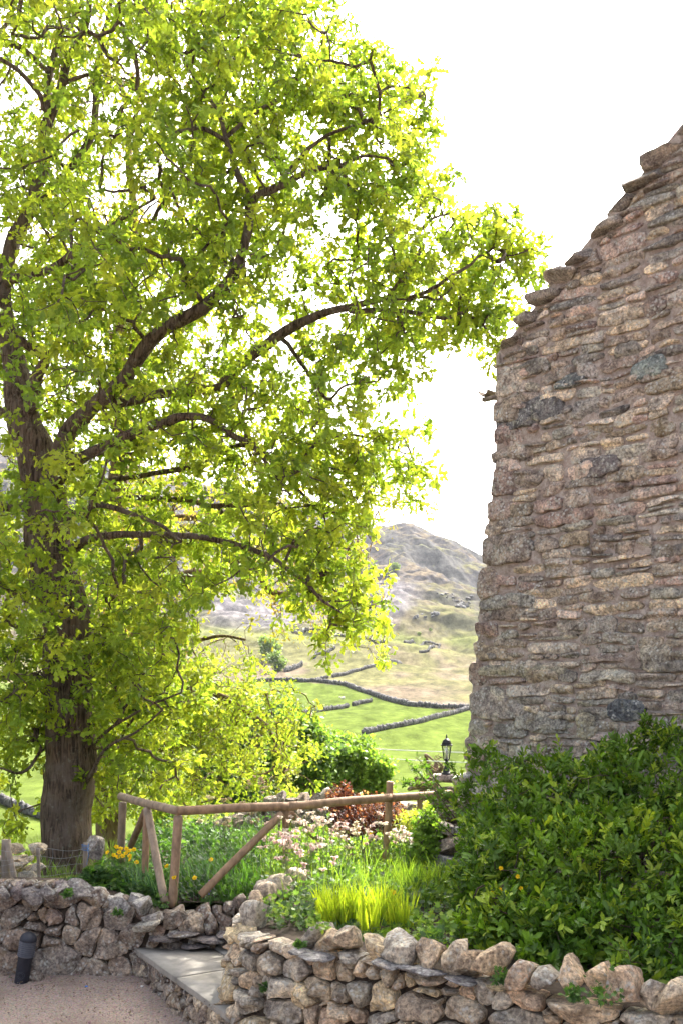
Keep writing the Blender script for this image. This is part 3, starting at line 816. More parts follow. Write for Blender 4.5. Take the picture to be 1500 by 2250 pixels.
limbs2 = [
 L2((238, 1960, 90, SD), (240, 1850, 66, SD), (244, 1700, 58, SD), (248, 1500, 54, SD), (252, 1350, 50, SD), (256, 1200, 46, SD), (262, 1050, 42, SD), (272, 900, 36, SD), (262, 720, 28, SD), (290, 500, 20, SD), (280, 250, 12, SD)),
 L2((252, 1390, 40, SD), (340, 1300, 34, 15.4), (400, 1268, 32, 15.3), (440, 1262, 34, 15.2), (475, 1266, 34, 15.2), (512, 1244, 26, 15.2), (545, 1232, 20, 15.2), (575, 1262, 18, 15.2), (592, 1292, 18, 15.2), (624, 1300, 16, 15.1), (660, 1286, 12, 15.1), (690, 1306, 11, 15.1), (730, 1330, 9, 15.), (790, 1340, 6, 15.), (830, 1330, 4, 15.)),
 L2((256, 1180, 24, SD), (340, 1150, 17, 15.5), (430, 1140, 14, 15.5), (520, 1145, 12, 15.5), (600, 1130, 9, 15.5), (680, 1170, 7, 15.5), (760, 1200, 5, 15.5)),
 L2((248, 1560, 26, SD), (340, 1560, 20, 15.3), (420, 1545, 18, 15.1), (481, 1528, 15, 15.), (524, 1548, 13, 14.9), (558, 1573, 12, 14.9), (588, 1600, 10, 14.8), (609, 1636, 8, 14.8), (625, 1690, 5, 14.8)),
 L2((248, 1480, 20, SD), (320, 1440, 14, 15.4), (400, 1420, 10, 15.3), (480, 1400, 7, 15.2), (540, 1410, 5, 15.2)),
 L2((244, 1700, 16, SD), (320, 1660, 11, 15.2), (400, 1640, 8, 15.), (470, 1660, 5, 14.9)),
 L2((270, 880, 20, SD), (380, 760, 14, 15.5), (460, 600, 9, 15.5)),
 L2((265, 760, 20, SD), (160, 600, 14, 15.5), (120, 400, 9, 15.5)),
]
oak2 = thing('oak_tree', 'second oak standing behind the big trunk, with sparser yellow brown young leaves', 'tree', P(238, 1960, SD))
lm, tm, td = grow(limbs2, t2, 22, .0045, expo=.42)
lm.build('trunk', M['bark2'], oak2); tm.build('branch', M['bark2'], oak2)
mb = MB()
_low = HY-(t2[:, 2]-EYE)/t2[:, 1]*F > 1380+r2.normal(size=len(t2))*60
rosettes(mb, t2[_low], td[_low], r2, 20, .1, [(.21, .29, .04), (.18, .26, .035), (.25, .31, .045), (.22, .25, .045)], shell=.07)
rosettes(mb, t2[~_low], td[~_low], r2, 12, .1, [(.25, .24, .05), (.25, .19, .065), (.22, .25, .045)], shell=.07)
mb.build('crown', M['oakleaf'], oak2)

# ------------------------------------------------------------------ rounded trees and bare shrubs beyond the garden
def far_tree(name, label, px, d, base_py, blobs, seed, cols, leaf=.16, n=2500, cat='tree', bare=False, group=None, lmat='leaf'):
    r = np.random.default_rng(seed); b = P(px, base_py, d)
    t = thing(name, label, cat, b, group)
    # lobed crown surface: tips on and just under many small lobes
    pts = []
    for (bx, by, rx, ry) in blobs:
        k = int(n*rx*ry/sum(q[2]*q[3] for q in blobs))
        c = P(bx, by, d+r.uniform(-.6, .6)); R = np.array([rx/F*d, min(rx, ry)/F*d*.95, ry/F*d])
        nl = max(5, k//45); lob = rnd_dirs(nl, r)*r.uniform(.45, .95, (nl, 1))
        q = lob[r.integers(nl, size=k)]+rnd_dirs(k, r)*r.uniform(.1, .34, (k, 1))**.8
        pts.append(c+q*R)
    pts = np.vstack(pts)
    top = pts[:, 2].max(); cx = np.mean(pts[:, 0])
    limbs = [[(b[0], b[1], b[2]-.3, .16), (b[0]*.6+cx*.4, d, b[2]*.6+top*.4, .11), (cx, d, b[2]*.25+top*.75, .04)]]
    for _ in range(6):
        q = pts[r.integers(len(pts))]; limbs.append([(b[0], b[1], b[2]+.3, .09), tuple((np.array([b[0], b[1], b[2]+.5])+q)/2+r.normal(size=3)*.2)+(.05,), tuple(q)+(.015,)])
    sub = pts[r.choice(len(pts), min(len(pts), 500 if not bare else 900), replace=False)]
    lm, tm, _ = grow(limbs, sub, seed+1, .005, step=.3)
    lm.build('trunk', M['bark2'], t)
    tm.build('branch', M['bark2'], t)
    if not bare:
        mb = MB(); rosettes(mb, pts, rnd_dirs(len(pts), r), r, 7, leaf, cols, ROUND, shell=leaf*.8, v=.2)
        mb.build('crown', M[lmat], t)
    return t
BG = [(.11, .19, .055), (.15, .24, .06), (.09, .16, .06), (.19, .28, .07)]
far_tree('broadleaf_tree', 'dense dark green rounded tree behind the fence, nearest the oak', 540, 23, 1850, [(520, 1640, 110, 90), (600, 1640, 100, 90), (560, 1720, 120, 60)], 31, [(.07, .13, .05), (.09, .16, .055), (.06, .11, .045)], .10, 5000, group='rounded trees beyond the fence')
far_tree('broadleaf_tree', 'grey green rounded tree between the dark tree and the palest one', 680, 21, 1840, [(660, 1640, 65, 60), (700, 1680, 70, 70), (640, 1720, 70, 50), (720, 1740, 70, 40)], 32, BG, .09, 5000, group='rounded trees beyond the fence')
far_tree('broadleaf_tree', 'pale sunlit rounded tree sloping down to the lantern side', 780, 22, 1840, [(750, 1660, 55, 55), (800, 1690, 50, 50), (780, 1740, 75, 50), (730, 1700, 50, 60)], 33, [(.17, .27, .06), (.22, .32, .07), (.13, .21, .06)], .09, 5000, group='rounded trees beyond the fence')
far_tree('bare_shrub', 'leafless brown shrub in the field just left of the lantern', 953, 34, 1725, [(953, 1685, 30, 30), (965, 1700, 26, 22)], 34, BG, bare=True, n=600, cat='shrub', group='leafless shrubs')
far_tree('bare_shrub', 'leafless shrub low behind the fence end and below the lantern', 920, 30, 1750, [(925, 1722, 30, 20), (945, 1730, 26, 16)], 35, BG, bare=True, n=500, cat='shrub', group='leafless shrubs')
def hill_bush(px, py, s, label, seed, cols=[(.10, .16, .06), (.14, .2, .07)]):
    c = hit(px, py); r = np.random.default_rng(seed); R = s/F*c[1]
    t = thing('hill_tree', label, 'tree', c)
    mb = MB(); sweep(mb, [c, c+[0, 0, R*.8], c+[R*.1, 0, R*1.3]], [R*.08, R*.06, R*.03], 5); mb.build('trunk', M['bark'], t)
    n = 900; lob = rnd_dirs(14, r)*.6; p = c+[0, 0, R]+(lob[r.integers(14, size=n)]+rnd_dirs(n, r)*r.uniform(.15, .45, (n, 1)))*R
    mb = MB(); rosettes(mb, p, rnd_dirs(n, r), r, 2, R*.16, cols, ROUND, shell=R*.06); mb.build('crown', M['leaf'], t)
hill_bush(868, 1262, 11, 'small lone green tree high on the slope of the hill', 41)
hill_bush(590, 1450, 30, 'pale green tree at the foot of the scree, above the yellow oak leaves', 42, [(.17, .24, .09), (.14, .2, .08)])
hill_bush(610, 1475, 24, 'darker small tree beside the pale one at the foot of the scree', 43)
hill_bush(945, 1388, 4, 'tiny dark bush alone on the brown slope', 44)
hill_bush(920, 1398, 5, 'tiny pale bush on the brown slope above the ruined wall', 45, [(.17, .22, .09)])
for (px, py, s, lab) in [(752, 1538, 1.0, 'white sheep lying in the upper green pasture')]:
    c = hit(px, py); mb = MB(); r = np.random.default_rng(4)
    rock(mb, c+[0, 0, .45], (1.1, .5, .62), r, 3, 2, None, (.7, .67, .58), .08, .1)
    rock(mb, c+[-.6, -.05, .62], (.32, .24, .3), r, 2, 2, None, (.5, .45, .4), .04, .1)
    for lx, ly in ((-.35, -.14), (-.35, .14), (.35, -.14), (.35, .14)): sweep(mb, [c+[lx, ly, .35], c+[lx, ly, .0]], [.05, .04], 6, (.4, .36, .3))
    tag(mb.build('sheep', simple_mat('fleece', (.6, .57, .5), .95, .2, 8, .4, use_col=True), origin=c), lab, 'sheep')

# overhead cables
for k, (y0, y1, lab) in enumerate([(1598, 1640, 'upper of the two thin overhead cables crossing above the rounded trees'), (1617, 1664, 'lower of the two thin overhead cables, passing behind the lantern')]):
    a, b = P(300, y0-12-k*4, 42), P(1250, y1+16, 30)
    for dz in ((0, .05) if k == 0 else (0,)):
        pass
    s = np.linspace(0, 1, 40)[:, None]; pts = a*(1-s)+b*s-np.array([0, 0, 1])*(.35*4*s*(1-s))
    mb = MB(); sweep(mb, pts, .014, 5); tag(mb.build('overhead_cable', M['cable'], origin=a), lab, 'cable', 'overhead cables')

# ------------------------------------------------------------------ dry stone walls
def drystone(name, label, path, zb, zt, thick, seed, side=-1, hrow=(.1, .2), pal=None, asp=(1.0, 2.0), batter=.1, gap=.006, bulge=.06, parent=None, ztf=None, an=1.35, mat='dry', core=None, cores=(.06, .05, .045)):
    """face of fitted stones on one side of a plan path, with a dark core behind"""
    r = np.random.default_rng(seed); pa = Path(path); L = pa.len
    if ztf is None: ztf = lambda s: zt+0*s
    def mapf(u, v, d):
        x, y, tx, ty = pa.at(u); over = u-np.clip(u, 0, L); off = (d+batter*(zt-v)/(zt-zb+1e-6))*side
        return np.stack([x+tx*over-ty*off, y+ty*over+tx*off, v], -1)
    t = parent or thing(name, label, 'stone wall', (*pa.p[0], zb))
    se, wt = rubble_seeds(L, zt-zb, r, *hrow, asp=asp, jit=.45); se = [(u, v+zb) for u, v in se]
    polys = voro(se, wt, [(-.02, zb-.05), (L+.02, zb-.05), (L+.02, zt), (-.02, zt)], an)
    mb = MB()
    pl2 = []
    for p in polys:
        p = np.array(p); c = p.mean(0)
        if r.random() < .28:
            ex_ = np.ptp(p, axis=0); a = (0 if ex_[0] < ex_[1]*1.3 else math.pi/2)+r.normal()*.25; nx, ny = math.sin(a), math.cos(a); k = nx*c[0]+ny*c[1]+r.uniform(-.03, .03)
            for sgn in (1, -1):
                q = clip_poly([tuple(z) for z in p], sgn*nx, sgn*ny, sgn*k)
                if len(q) >= 3: pl2.append(q)
        else: pl2.append(p)
    for p in pl2:
        c = np.mean(p, 0)
        if c[1] > ztf(c[0]): continue
        pc = pal[r.integers(len(pal))]; k = r.uniform(.75, 1.25)
        stone(mb, p, mapf, r, bulge*r.uniform(.6, 1.5), .1, gap*r.uniform(.5, 2.2), tuple(np.array(pc)*k), facets=5, rough=.3, warp=.0, rounds=1, res=.02)
    mb.build('masonry', M[mat], t)
    # core
    mb = MB(); s = np.linspace(0, L, 60); v0 = np.full_like(s, zb-.15)
    f0 = mapf(s, v0, -.035+0*s); f1 = mapf(s, ztf(s)-.03, -.035+0*s); b1 = mapf(s, ztf(s)-.03, -thick+0*s); b0 = mapf(s, v0, -thick-batter+0*s)
    Vv = np.stack([f0, f1, b1, b0], 1).reshape(-1, 3); i = np.arange(59)[:, None]*4; j = np.arange(3)[None, :]
    mb.add(Vv, np.stack([i+j, i+j+1, i+j+5, i+j+4], -1).reshape(-1, 4)); mb.addf([[0, 1, 2, 3], [59*4, 59*4+3, 59*4+2, 59*4+1]], 0)
    mb.build('wall_core', M['soil'], t, smooth=False)
    return t, pa, mapf
GREY_ = [(.20, .18, .165), (.24, .215, .195), (.165, .145, .135), (.21, .18, .16), (.175, .165, .16), (.27, .245, .215), (.185, .15, .135)]
GREY = [(a*1.2, b*1.07, c*.94) for a, b, c in GREY_]
WARM = [(a*1.7, b*1.6, c*1.42) for a, b, c in [(.27, .235, .195), (.31, .27, .22), (.23, .195, .165), (.29, .235, .18), (.25, .235, .215), (.27, .21, .165), (.32, .27, .19), (.21, .195, .18)]]

# left wall: frontal, 8.15 m away
pts = [(X_(p, 8.2)-0, y) for p, y in [(-900, 8.6), (-500, 8.35), (-100, 8.22), (100, 8.2), (300, 8.17), (420, 8.2), (560, 8.32)]]
def lw_top(s): 
    return np.interp(s, [0, 3.2, 3.9, 4.3, 4.7, 5.6], [.78, .78, .77, .7, .54, .5])
lw, lpa, lmap = drystone('stone_wall', 'long grey drystone wall across the left, under the oak, with upright coping stones', pts, -.02, .8, .42, 51, pal=GREY, hrow=(.08, .24), asp=(.8, 1.9), ztf=lw_top, gap=.005, bulge=.055, batter=.06)
def s_of_px(pa, px):
    s = np.linspace(0, pa.len, 800); x, y, _, _ = pa.at(s); q = x/y*F+CX
    return s[np.argmin(np.abs(q-px))]
def cope(t, pa, px, ztop, zbot, wpx, d, seed, lean=0.0, off=-.1, col=None, thick=.2, pal=GREY, label=None, cuts=8, yaw=0):
    r = np.random.default_rng(seed); s = s_of_px(pa, px); x, y, tx, ty = pa.at(s); x, y = x+ty*-off*0-ty*off*-1*0, y-off
    w_ = wpx/F*d; h = ztop-zbot
    mb = MB(); R = rotz(math.atan2(ty, tx)+yaw)@roty(lean)@rotx(r.uniform(-.15, .15))
    c = col or tuple(np.array(pal[r.integers(len(pal))])*r.uniform(.85, 1.2))
    rock(mb, (x, y, (ztop+zbot)/2), (w_*1.18, thick*r.uniform(.85, 1.2), h*1.18), r, 4, cuts+4, R, c, .045, .55)
    o = mb.build('coping_stone', M['dry'], t)
    if label: o['label'] = label
    return o
# middle run, upright stones (photo: x 370-600)
for k, (px, yt, yb, wp, ln) in enumerate([(388, 1986, 2042, 36, .0), (415, 1992, 2040, 24, .05), (447, 1980, 2035, 38, .12), (474, 1986, 2030, 24, -.05), (497, 1975, 2030, 26, .05), (512, 1982, 2020, 14, 0), (528, 1966, 2022, 34, -.05), (552, 1968, 2024, 28, .25), (575, 1966, 2015, 26, .3)]):
    cope(lw, lpa, px, Z_(yt, 8.3), Z_(yb, 8.2), wp, 8.2, 600+k, ln, off=-.06, thick=.24)
# big rounded pale copes (x 215-330)
for k, (px, yt, yb, wp, ln, yo) in enumerate([(232, 1962, 2012, 46, .3, -.08), (262, 1956, 2018, 56, .35, -.02), (292, 1964, 2018, 40, .45, -.06), (316, 1963, 2022, 44, .4, .02), (345, 1998, 2028, 60, .1, .02), (205, 1953, 1992, 40, .1, -.1)]):
    cope(lw, lpa, px, Z_(yt, 8.2), Z_(yb, 8.15), wp, 8.2, 620+k, ln, off=yo, thick=.3, col=(.33, .31, .29), cuts=6)
# rough copes, left run (x -700..200)
r = np.random.default_rng(70); px = -860
while px < 190:
    wp = r.uniform(34, 80); yt = 1932+r.uniform(-12, 10)+(6 if px > 120 else 0)
    cope(lw, lpa, px, Z_(yt, 8.25), Z_(1990, 8.2)+.02, wp, 8.2, int(2000+px), r.uniform(.1, .6), off=-.03+r.uniform(-.05, .05), thick=.34, pal=[(.2, .18, .17), (.25, .21, .19), (.18, .15, .145), (.27, .24, .2)], cuts=12)
    px += wp*.62
# projecting through-stone slab and wedge over the path
mb = MB(); r = np.random.default_rng(5); rock(mb, P(325, 2038, 8.08), (.30, .26, .12), r, 4, 9, rotz(.1)@roty(-.28), (.42, .39, .33), .05, .5); mb.build('through_stone', M['dry'], lw)
for k, (px, py, w_, ry, th) in enumerate([(370, 2062, .34, .04, .035), (405, 2052, .30, -.03, .03), (455, 2066, .36, .02, .05), (430, 2078, .26, -.05, .03), (500, 2055, .24, .04, .04), (520, 2072, .22, -.1, .04)]):
    mb = MB(); r = np.random.default_rng(90+k); rock(mb, P(px, py, 8.1), (w_, .2, th), r, 3, 6, roty(ry), (.22, .19, .18), .05, .7); mb.build('slate_shim', M['dry'], lw)

# path slab platform and its low retaining wall
PZ = .27
A0 = np.array([X_(318, 8.0), 8.02]); B0 = np.array([X_(505, 6.62), 6.60])
ret, rpa, rmap = drystone('stone_wall', 'low rubble retaining wall along the near edge of the paved path', [A0+[-.12, .14], A0, (A0+B0)/2, B0, B0+[.25, -.25]], -.04, PZ-.012, .3, 52, pal=GREY+WARM[:2], hrow=(.05, .15), asp=(1.2, 2.6), batter=.03, bulge=.025, gap=.003)
flag = thing('paved_path', 'pale flagstone path between the left wall and the curved right wall', 'path', (*A0, PZ)); flag['kind'] = 'structure'
def slab(poly, z, col, name='flagstone'):
    mb = MB(); p = np.array(poly, float); c = p.mean(0); n = len(p)
    q = c+(p-c)*(1-.014/np.abs(p-c).max()); e = []
    for k in range(n):
        a, b = q[k], q[(k+1) % n]
        for s in np.linspace(0, 1, 9)[:-1]: e.append(a*(1-s)+b*s)
    e = np.array(e); e += fbm(np.c_[e*5, e[:, :1]*0+z], 3, 3)[:, None]*.008
    m = len(e); top = np.c_[e, np.full(m, z)]; top2 = np.c_[c+(e-c)*1.006, np.full(m, z-.006)]; bot = np.c_[c+(e-c)*1.006, np.full(m, z-.045)]
    V = np.vstack([top, top2, bot, [[*c, z]]]); i = np.arange(m); j = (i+1) % m
    mb.add(V, np.vstack([np.stack([i+m, j+m, j, i], 1), np.stack([i+2*m, j+2*m, j+m, i+m], 1)]), col); mb.addf(np.stack([i, j, np.full(m, 3*m)], 1), 0)
    return mb.build(name, M['flag'], flag, smooth=False)
e1 = (B0-A0)/np.linalg.norm(B0-A0); nrm = np.array([-e1[1], e1[0]]);
def Q(a, b): return A0+e1*a+nrm*b-[.02, -.02]
LN = np.linalg.norm(B0-A0)
for (a0, a1, b0, b1, g) in [(-.15, .78, -.03, .52, 1.0), (.79, 1.75, -.03, .60, 1.06), (-.35, .42, .53, 1.3, .97), (.43, 1.2, .61, 1.3, 1.05), (1.21, 2.0, .61, 1.3, 1.0), (.0, 1.0, 1.31, 2.0, 1.02), (1.01, 2.0, 1.31, 2.0, .98), (1.76, 2.4, -.03, .60, 1.0)]:
    slab([Q(a0, b0), Q(a1, b0), Q(a1, b1), Q(a0, b1)], PZ, (g, g, g))
mb = MB(); p = np.array([Q(-.4, .02), Q(2.4, .02), Q(2.4, 2.0), Q(-.4, 2.0)]); mb.add(np.vstack([np.c_[p, np.full(4, PZ-.03)], np.c_[p, np.full(4, -.1)]]), [[0, 1, 2, 3], [0, 4, 5, 1], [1, 5, 6, 2], [2, 6, 7, 3], [3, 7, 4, 0]]); mb.build('bedding', M['soil'], flag, smooth=False)

# curved right wall
rp = [(-.30, 8.05), (-.52, 7.75), (-.66, 7.3), (-.70, 6.9), (-.62, 6.55), (-.42, 6.32), (-.14, 6.15), (.39, 5.75), (1.06, 5.25), (1.65, 4.88), (2.3, 4.6), (3.2, 4.4)]
rw, rwpa, rwmap = drystone('stone_wall', 'curved warm brown drystone wall at the lower right, under the shrub', rp, -.02, .82, .36, 53, side=-1, pal=WARM, hrow=(.08, .24), asp=(1.1, 2.6), batter=.12, an=1.6, bulge=.06, gap=.006)
for k, (px, yt, yb, wp, ln, d) in enumerate([(585, 2010, 2062, 50, -.3, 6.55), (612, 2022, 2072, 46, .5, 6.4), (655, 2020, 2076, 52, .45, 6.3), (688, 2022, 2090, 56, .5, 6.25), (725, 2032, 2092, 58, .35, 6.2), (775, 2030, 2092, 66, .25, 6.05), (835, 2048, 2112, 74, .35, 5.95), (888, 2046, 2112, 82, .0, 5.8), (945, 2062, 2128, 62, .4, 5.7), (1000, 2068, 2142, 64, .25, 5.6), (1040, 2072, 2155, 60, .5, 5.5), (1085, 2080, 2155, 56, .55, 5.4), (1155, 2110, 2172, 64, .1, 5.3), (1210, 2125, 2180, 50, .3, 5.2), (1262, 2118, 2195, 84, .1, 5.1), (1325, 2128, 2200, 80, .3, 5.05), (1388, 2126, 2215, 82, .15, 4.95), (1445, 2155, 2235, 60, .5, 4.9), (1490, 2160, 2240, 74, .2, 4.85), (1560, 2165, 2250, 80, .3, 4.8), (1640, 2170, 2260, 84, .3, 4.7)]):
    cope(rw, rwpa, px, Z_(yt, d), Z_(yb+6, d), wp, d, 800+k, ln, off=-.06 if px > 600 else .0, thick=.27, pal=WARM, cuts=7, yaw=(k % 3-1)*.15)
for k, (u, off) in enumerate([(.3, 0), (.55, 0), (.85, 0), (1.15, 0), (1.38, 0)]):
    mb = MB(); r = np.random.default_rng(850+k); x, y, tx, ty = rwpa.at(u); rock(mb, (float(x)+.12, float(y), .88), (.24, .2, .22), r, 3, 8, rotz(r.uniform(0, 3))@roty(.2), WARM[k % 5], .06, .4); mb.build('coping_stone', M['dry'], rw)
for k, (px, py, wm, ry, d) in enumerate([(665, 2092, .26, .1, 6.1), (700, 2098, .24, .06, 6.05), (860, 2118, .26, .1, 5.75), (905, 2128, .28, .08, 5.65), (945, 2134, .25, .1, 5.6), (690, 2102, .2, .0, 6.0), (1010, 2150, .22, .1, 5.5)]):
    mb = MB(); r = np.random.default_rng(880+k); rock(mb, P(px, py, d)+[0, -.02, 0], (wm, .16, .028), r, 3, 6, rotz(-.6)@roty(ry), (.2, .19, .19), .05, .7); mb.build('slate_shim', M['dry'], rw)

# rear garden wall with tilted copes
back = [(X_(300, 11.5), 11.6), (X_(420, 11.8), 11.8), (X_(560, 12.), 12.), (X_(750, 12), 12.), (X_(900, 11.8), 11.8), (X_(1030, 11.3), 11.3)]
bw, bpa, bmap = drystone('stone_wall', 'dark drystone wall behind the fence with slanted coping slabs', back, .3, .98, .4, 54, pal=GREY, hrow=(.1, .2), asp=(1.0, 2.0), ztf=lambda s: np.interp(s, [0, .9, 1.6, 4], [.62, .7, .96, .98]))
r = np.random.default_rng(77)
for k, px in enumerate(np.arange(330, 1010, 24)):
    yt = np.interp(px, [330, 500, 560, 600, 760, 900, 1010], [1822, 1812, 1775, 1738, 1736, 1750, 1760])+r.uniform(-4, 6)
    cope(bw, bpa, px, Z_(yt, 12), Z_(yt+42, 12), r.uniform(26, 44), 12, 900+k, .75+r.uniform(-.15, .25), off=0, thick=.34, cuts=9)

# boulders and pillar by the house corner
pil = thing('stone_pillar', 'stone pillar at the house corner carrying the lantern on its flat cap', 'pillar', (X_(990, 9.9), 9.9, .5))
r = np.random.default_rng(61)
for k in range(40):
    z = .55+(k//5)*.112; px = 968+(k % 5)*20+r.uniform(-6, 6)
    mb = MB() if k == 0 else mb; rock(mb, (X_(px, 9.85), 9.85+r.uniform(-.05, .05), z), (r.uniform(.12, .2), .26, .125), r, 3, 6, rotz(r.uniform(-.2, .2)), GREY[r.integers(7)], .05, .6)
mb.build('masonry', M['dry'], pil)
mb = MB(); rock(mb, (X_(985, 9.85), 9.85, Z_(1712, 9.85)-.0), (.36, .34, .11), r, 3, 5, None, (.36, .29, .25), .04, .8); mb.build('cap_stone', M['dry'], pil)
def boulder(px, py, d, size, label, seed, col, R=None, name='boulder'):
    r = np.random.default_rng(seed); mb = MB(); c = P(px, py, d); rock(mb, c, size, r, 4, 8, R, col, .06, .4)
    return tag(mb.build(name, M['dry'], origin=c), label, 'boulder')
boulder(985, 1896, 8.7, (.44, .36, .17), 'dark boulder with white lichen at the foot of the house corner', 1, (.17, .16, .17), roty(.15))
boulder(995, 1858, 8.8, (.34, .36, .2), 'brown block on top of the white speckled dark boulder', 2, (.30, .24, .19))
boulder(975, 1820, 8.9, (.20, .3, .17), 'small block below the fence end, left of the shrub', 3, (.3, .26, .23))
boulder(1018, 1832, 8.9, (.28, .36, .22), 'grey lichened block half hidden by the shrub leaves', 4, (.33, .32, .33))
boulder(1015, 1718, 9.7, (.26, .3, .17), 'white lichened rough stone right of the lantern', 5, (.45, .43, .4), roty(-.3))
boulder(1035, 1745, 9.5, (.34, .3, .17), 'smooth pale stone behind the shrub below the lantern', 6, (.4, .35, .31), roty(-.2))
boulder(207, 1866, 8.75, (.18, .2, .26), 'upright grey stone beside the blue corded post', 7, (.2, .18, .165), roty(.15), 'standing_stone')
boulder(78, 2152, 8.02, (.17, .15, .14), 'brown rock on the gravel at the foot of the bollard light', 8, (.22, .18, .15))

# ------------------------------------------------------------------ the house
HD = 9.5; HC = np.array([X_(1085, HD), HD]); e_ = np.array([.7071, -.7071]); hn = np.array([-.7071, -.7071])
SL = .79; EV = Z_(778, HD)
corner = lambda v: np.interp(v, [1.2, 1.77, 2.15, 2.43, 2.65, 2.85, 3.2, 3.5, 3.9, 4.3, 4.7, 5.5], [-.38, -.35, -.31, -.29, -.25, -.23, -.2, -.13, -.115, -.03, -.01, 0])
house = thing('stone_house', 'old rubble stone house with pinkish mortar and stepped slate gable edge', 'house', (*HC, .4))
def gmap(u, v, d):
    u = np.asarray(u, float); v = np.asarray(v, float)
    x = HC[0]+e_[0]*u+hn[0]*d; y = HC[1]+e_[1]*u+hn[1]*d
    return np.stack([x+0*v, y+0*v, v+0*u], -1)
r = np.random.default_rng(91); polys = []
mondrian(-.4, .4, 5.6, 9.2, r, .85, .22, .009, .085, polys)
GPAL_ = [(.30, .25, .215), (.34, .29, .235), (.24, .205, .19), (.38, .32, .25), (.21, .195, .195), (.28, .215, .2), (.35, .31, .28), (.35, .29, .215), (.18, .175, .18), (.27, .27, .25), (.30, .24, .22), (.25, .18, .17)]
GPAL = [((a*.75+g_*.25)*1.7, (b*.75+g_*.25)*1.6, (c*.75+g_*.25)*1.42) for a, b, c in GPAL_ for g_ in [(a+b+c)/3]]
mb = MB(); LW = .045
for p in polys:
    p = np.array(p); c = p.mean(0)
    cu = corner(c[1])
    if c[0] < cu-.02 or p[:, 0].min() < cu+.1: continue
    pl = clip_poly([tuple(q) for q in p], -SL, 1, EV-.18)
    if len(pl) < 3: continue
    pc = np.array(GPAL[r.integers(len(GPAL))])*r.uniform(.55, 1.3)
    if c[1] < 3.0: pc = pc*.6+np.array([.30, .28, .235])*.4
    quoin = c[0]-cu < .35
    pp_ = [np.array(q)+r.normal(size=2)*.012 for q in pl]
    stone(mb, pp_, gmap, r, r.uniform(.022, .05), .3 if quoin else .05, r.uniform(.002, .011) if not quoin else .008, pc, warp=.05, wseed=7, rounds=2 if not quoin else 1, facets=2, rough=.35, res=.022)
zq = .4; odd = 0
while zq < EV-.1:
    hq = r.uniform(.09, .31); hq = min(hq, EV-.1-zq); ln = (r.uniform(.4, .8) if odd % 2 else r.uniform(.2, .42)); odd += 1
    if hq < .035: break
    cu = corner(zq+hq/2)+r.uniform(-.03, .012); pc = np.array(GPAL[r.integers(len(GPAL))])*r.uniform(.6, 1.05)
    q = [(cu, zq+r.uniform(0, .012)), (cu+ln, zq+r.uniform(-.01, .012)), (cu+ln-r.uniform(0, .05), zq+hq-r.uniform(0, .012)), (cu+r.uniform(0, .03), zq+hq-r.uniform(0, .01))]
    stone(mb, q, gmap, r, r.uniform(.02, .05), .34, .004, pc, warp=0, rounds=1, facets=3, rough=.4, res=.02); zq += hq
# distinctive blocks
def special(u, v, w_, h, col, d=.03):
    q = [(u, v), (u+w_, v+.01), (u+w_-.01, v+h), (u+.01, v+h-.01)]
    stone(mb, q, gmap, np.random.default_rng(int(u*1000+v*100)), d, .05, .004, col, rounds=2, facets=1, rough=.3, res=.02)
def GU(px):  # u on the gable seen at column px
    k = (px-CX)/F; return (k*HC[1]-HC[0])/(e_[0]-k*e_[1])
def GV(px, py): return Z_(py, HC[1]+e_[1]*GU(px))
for (x0, x1, y, h, c) in [(1083, 1240, 955, .27, (.16, .155, .155)), (1385, 1470, 845, .19, (.2, .235, .225)), (1218, 1292, 862, .13, (.13, .145, .145)), (1268, 1362, 1058, .2, (.17, .15, .15)), (1335, 1420, 1588, .22, (.13, .14, .15)), (1350, 1418, 800, .15, (.28, .26, .23)), (1130, 1250, 1605, .2, (.33, .31, .27)), (1265, 1310, 1622, .24, (.37, .33, .24)), (1408, 1474, 1478, .24, (.36, .33, .27)), (1052, 1180, 1345, .16, (.3, .29, .26)), (1050, 1250, 1488, .13, (.33, .31, .24)), (1145, 1208, 830, .14, (.26, .24, .21))]:
    special(GU(x0), GV(x0, y), GU(x1)-GU(x0), h, c, .045)
mb.build('gable_masonry', M['gable'], house)
# mortar face: lumpy sheet plus the body of the house behind it
mb = MB(); nu, nv = 260, 300; s = np.linspace(0, 1, nu)[:, None]; vv = np.linspace(.3, 9.2, nv)[None, :]
lo = corner(vv)+.035; uu = lo*(1-s**1.0)+5.6*s; vt = np.minimum(vv+0*uu, EV+SL*uu-.17)
d = .001+.015*fbm(np.stack([uu*5, vt*7], -1), 3, 4)+.008*fbm(np.stack([uu*25, vt*25], -1), 4, 2)
V = gmap(uu, vt, d).reshape(-1, 3); i = np.arange(nu-1)[:, None]*nv; j = np.arange(nv-1)[None, :]
mb.add(V, np.stack([i+j, i+nv+j, i+nv+j+1, i+j+1], -1).reshape(-1, 4)); mb.build('mortar_face', M['mortar'], house)
mb = MB(); HL = 9.0; bk = np.array([.7071, .7071]); zs = np.linspace(.3, EV, 20)
sideV = []
for z in zs:
    a = HC+e_*(corner(z)+.055); sideV += [[*a, z], [*(a+bk*HL), z]]
ii = np.arange(19)[:, None]*2
mb.add(sideV, np.hstack([ii, ii+1, ii+3, ii+2]))
c1, c2 = HC+e_*5.6, HC+e_*11.2; zr = EV+SL*5.6
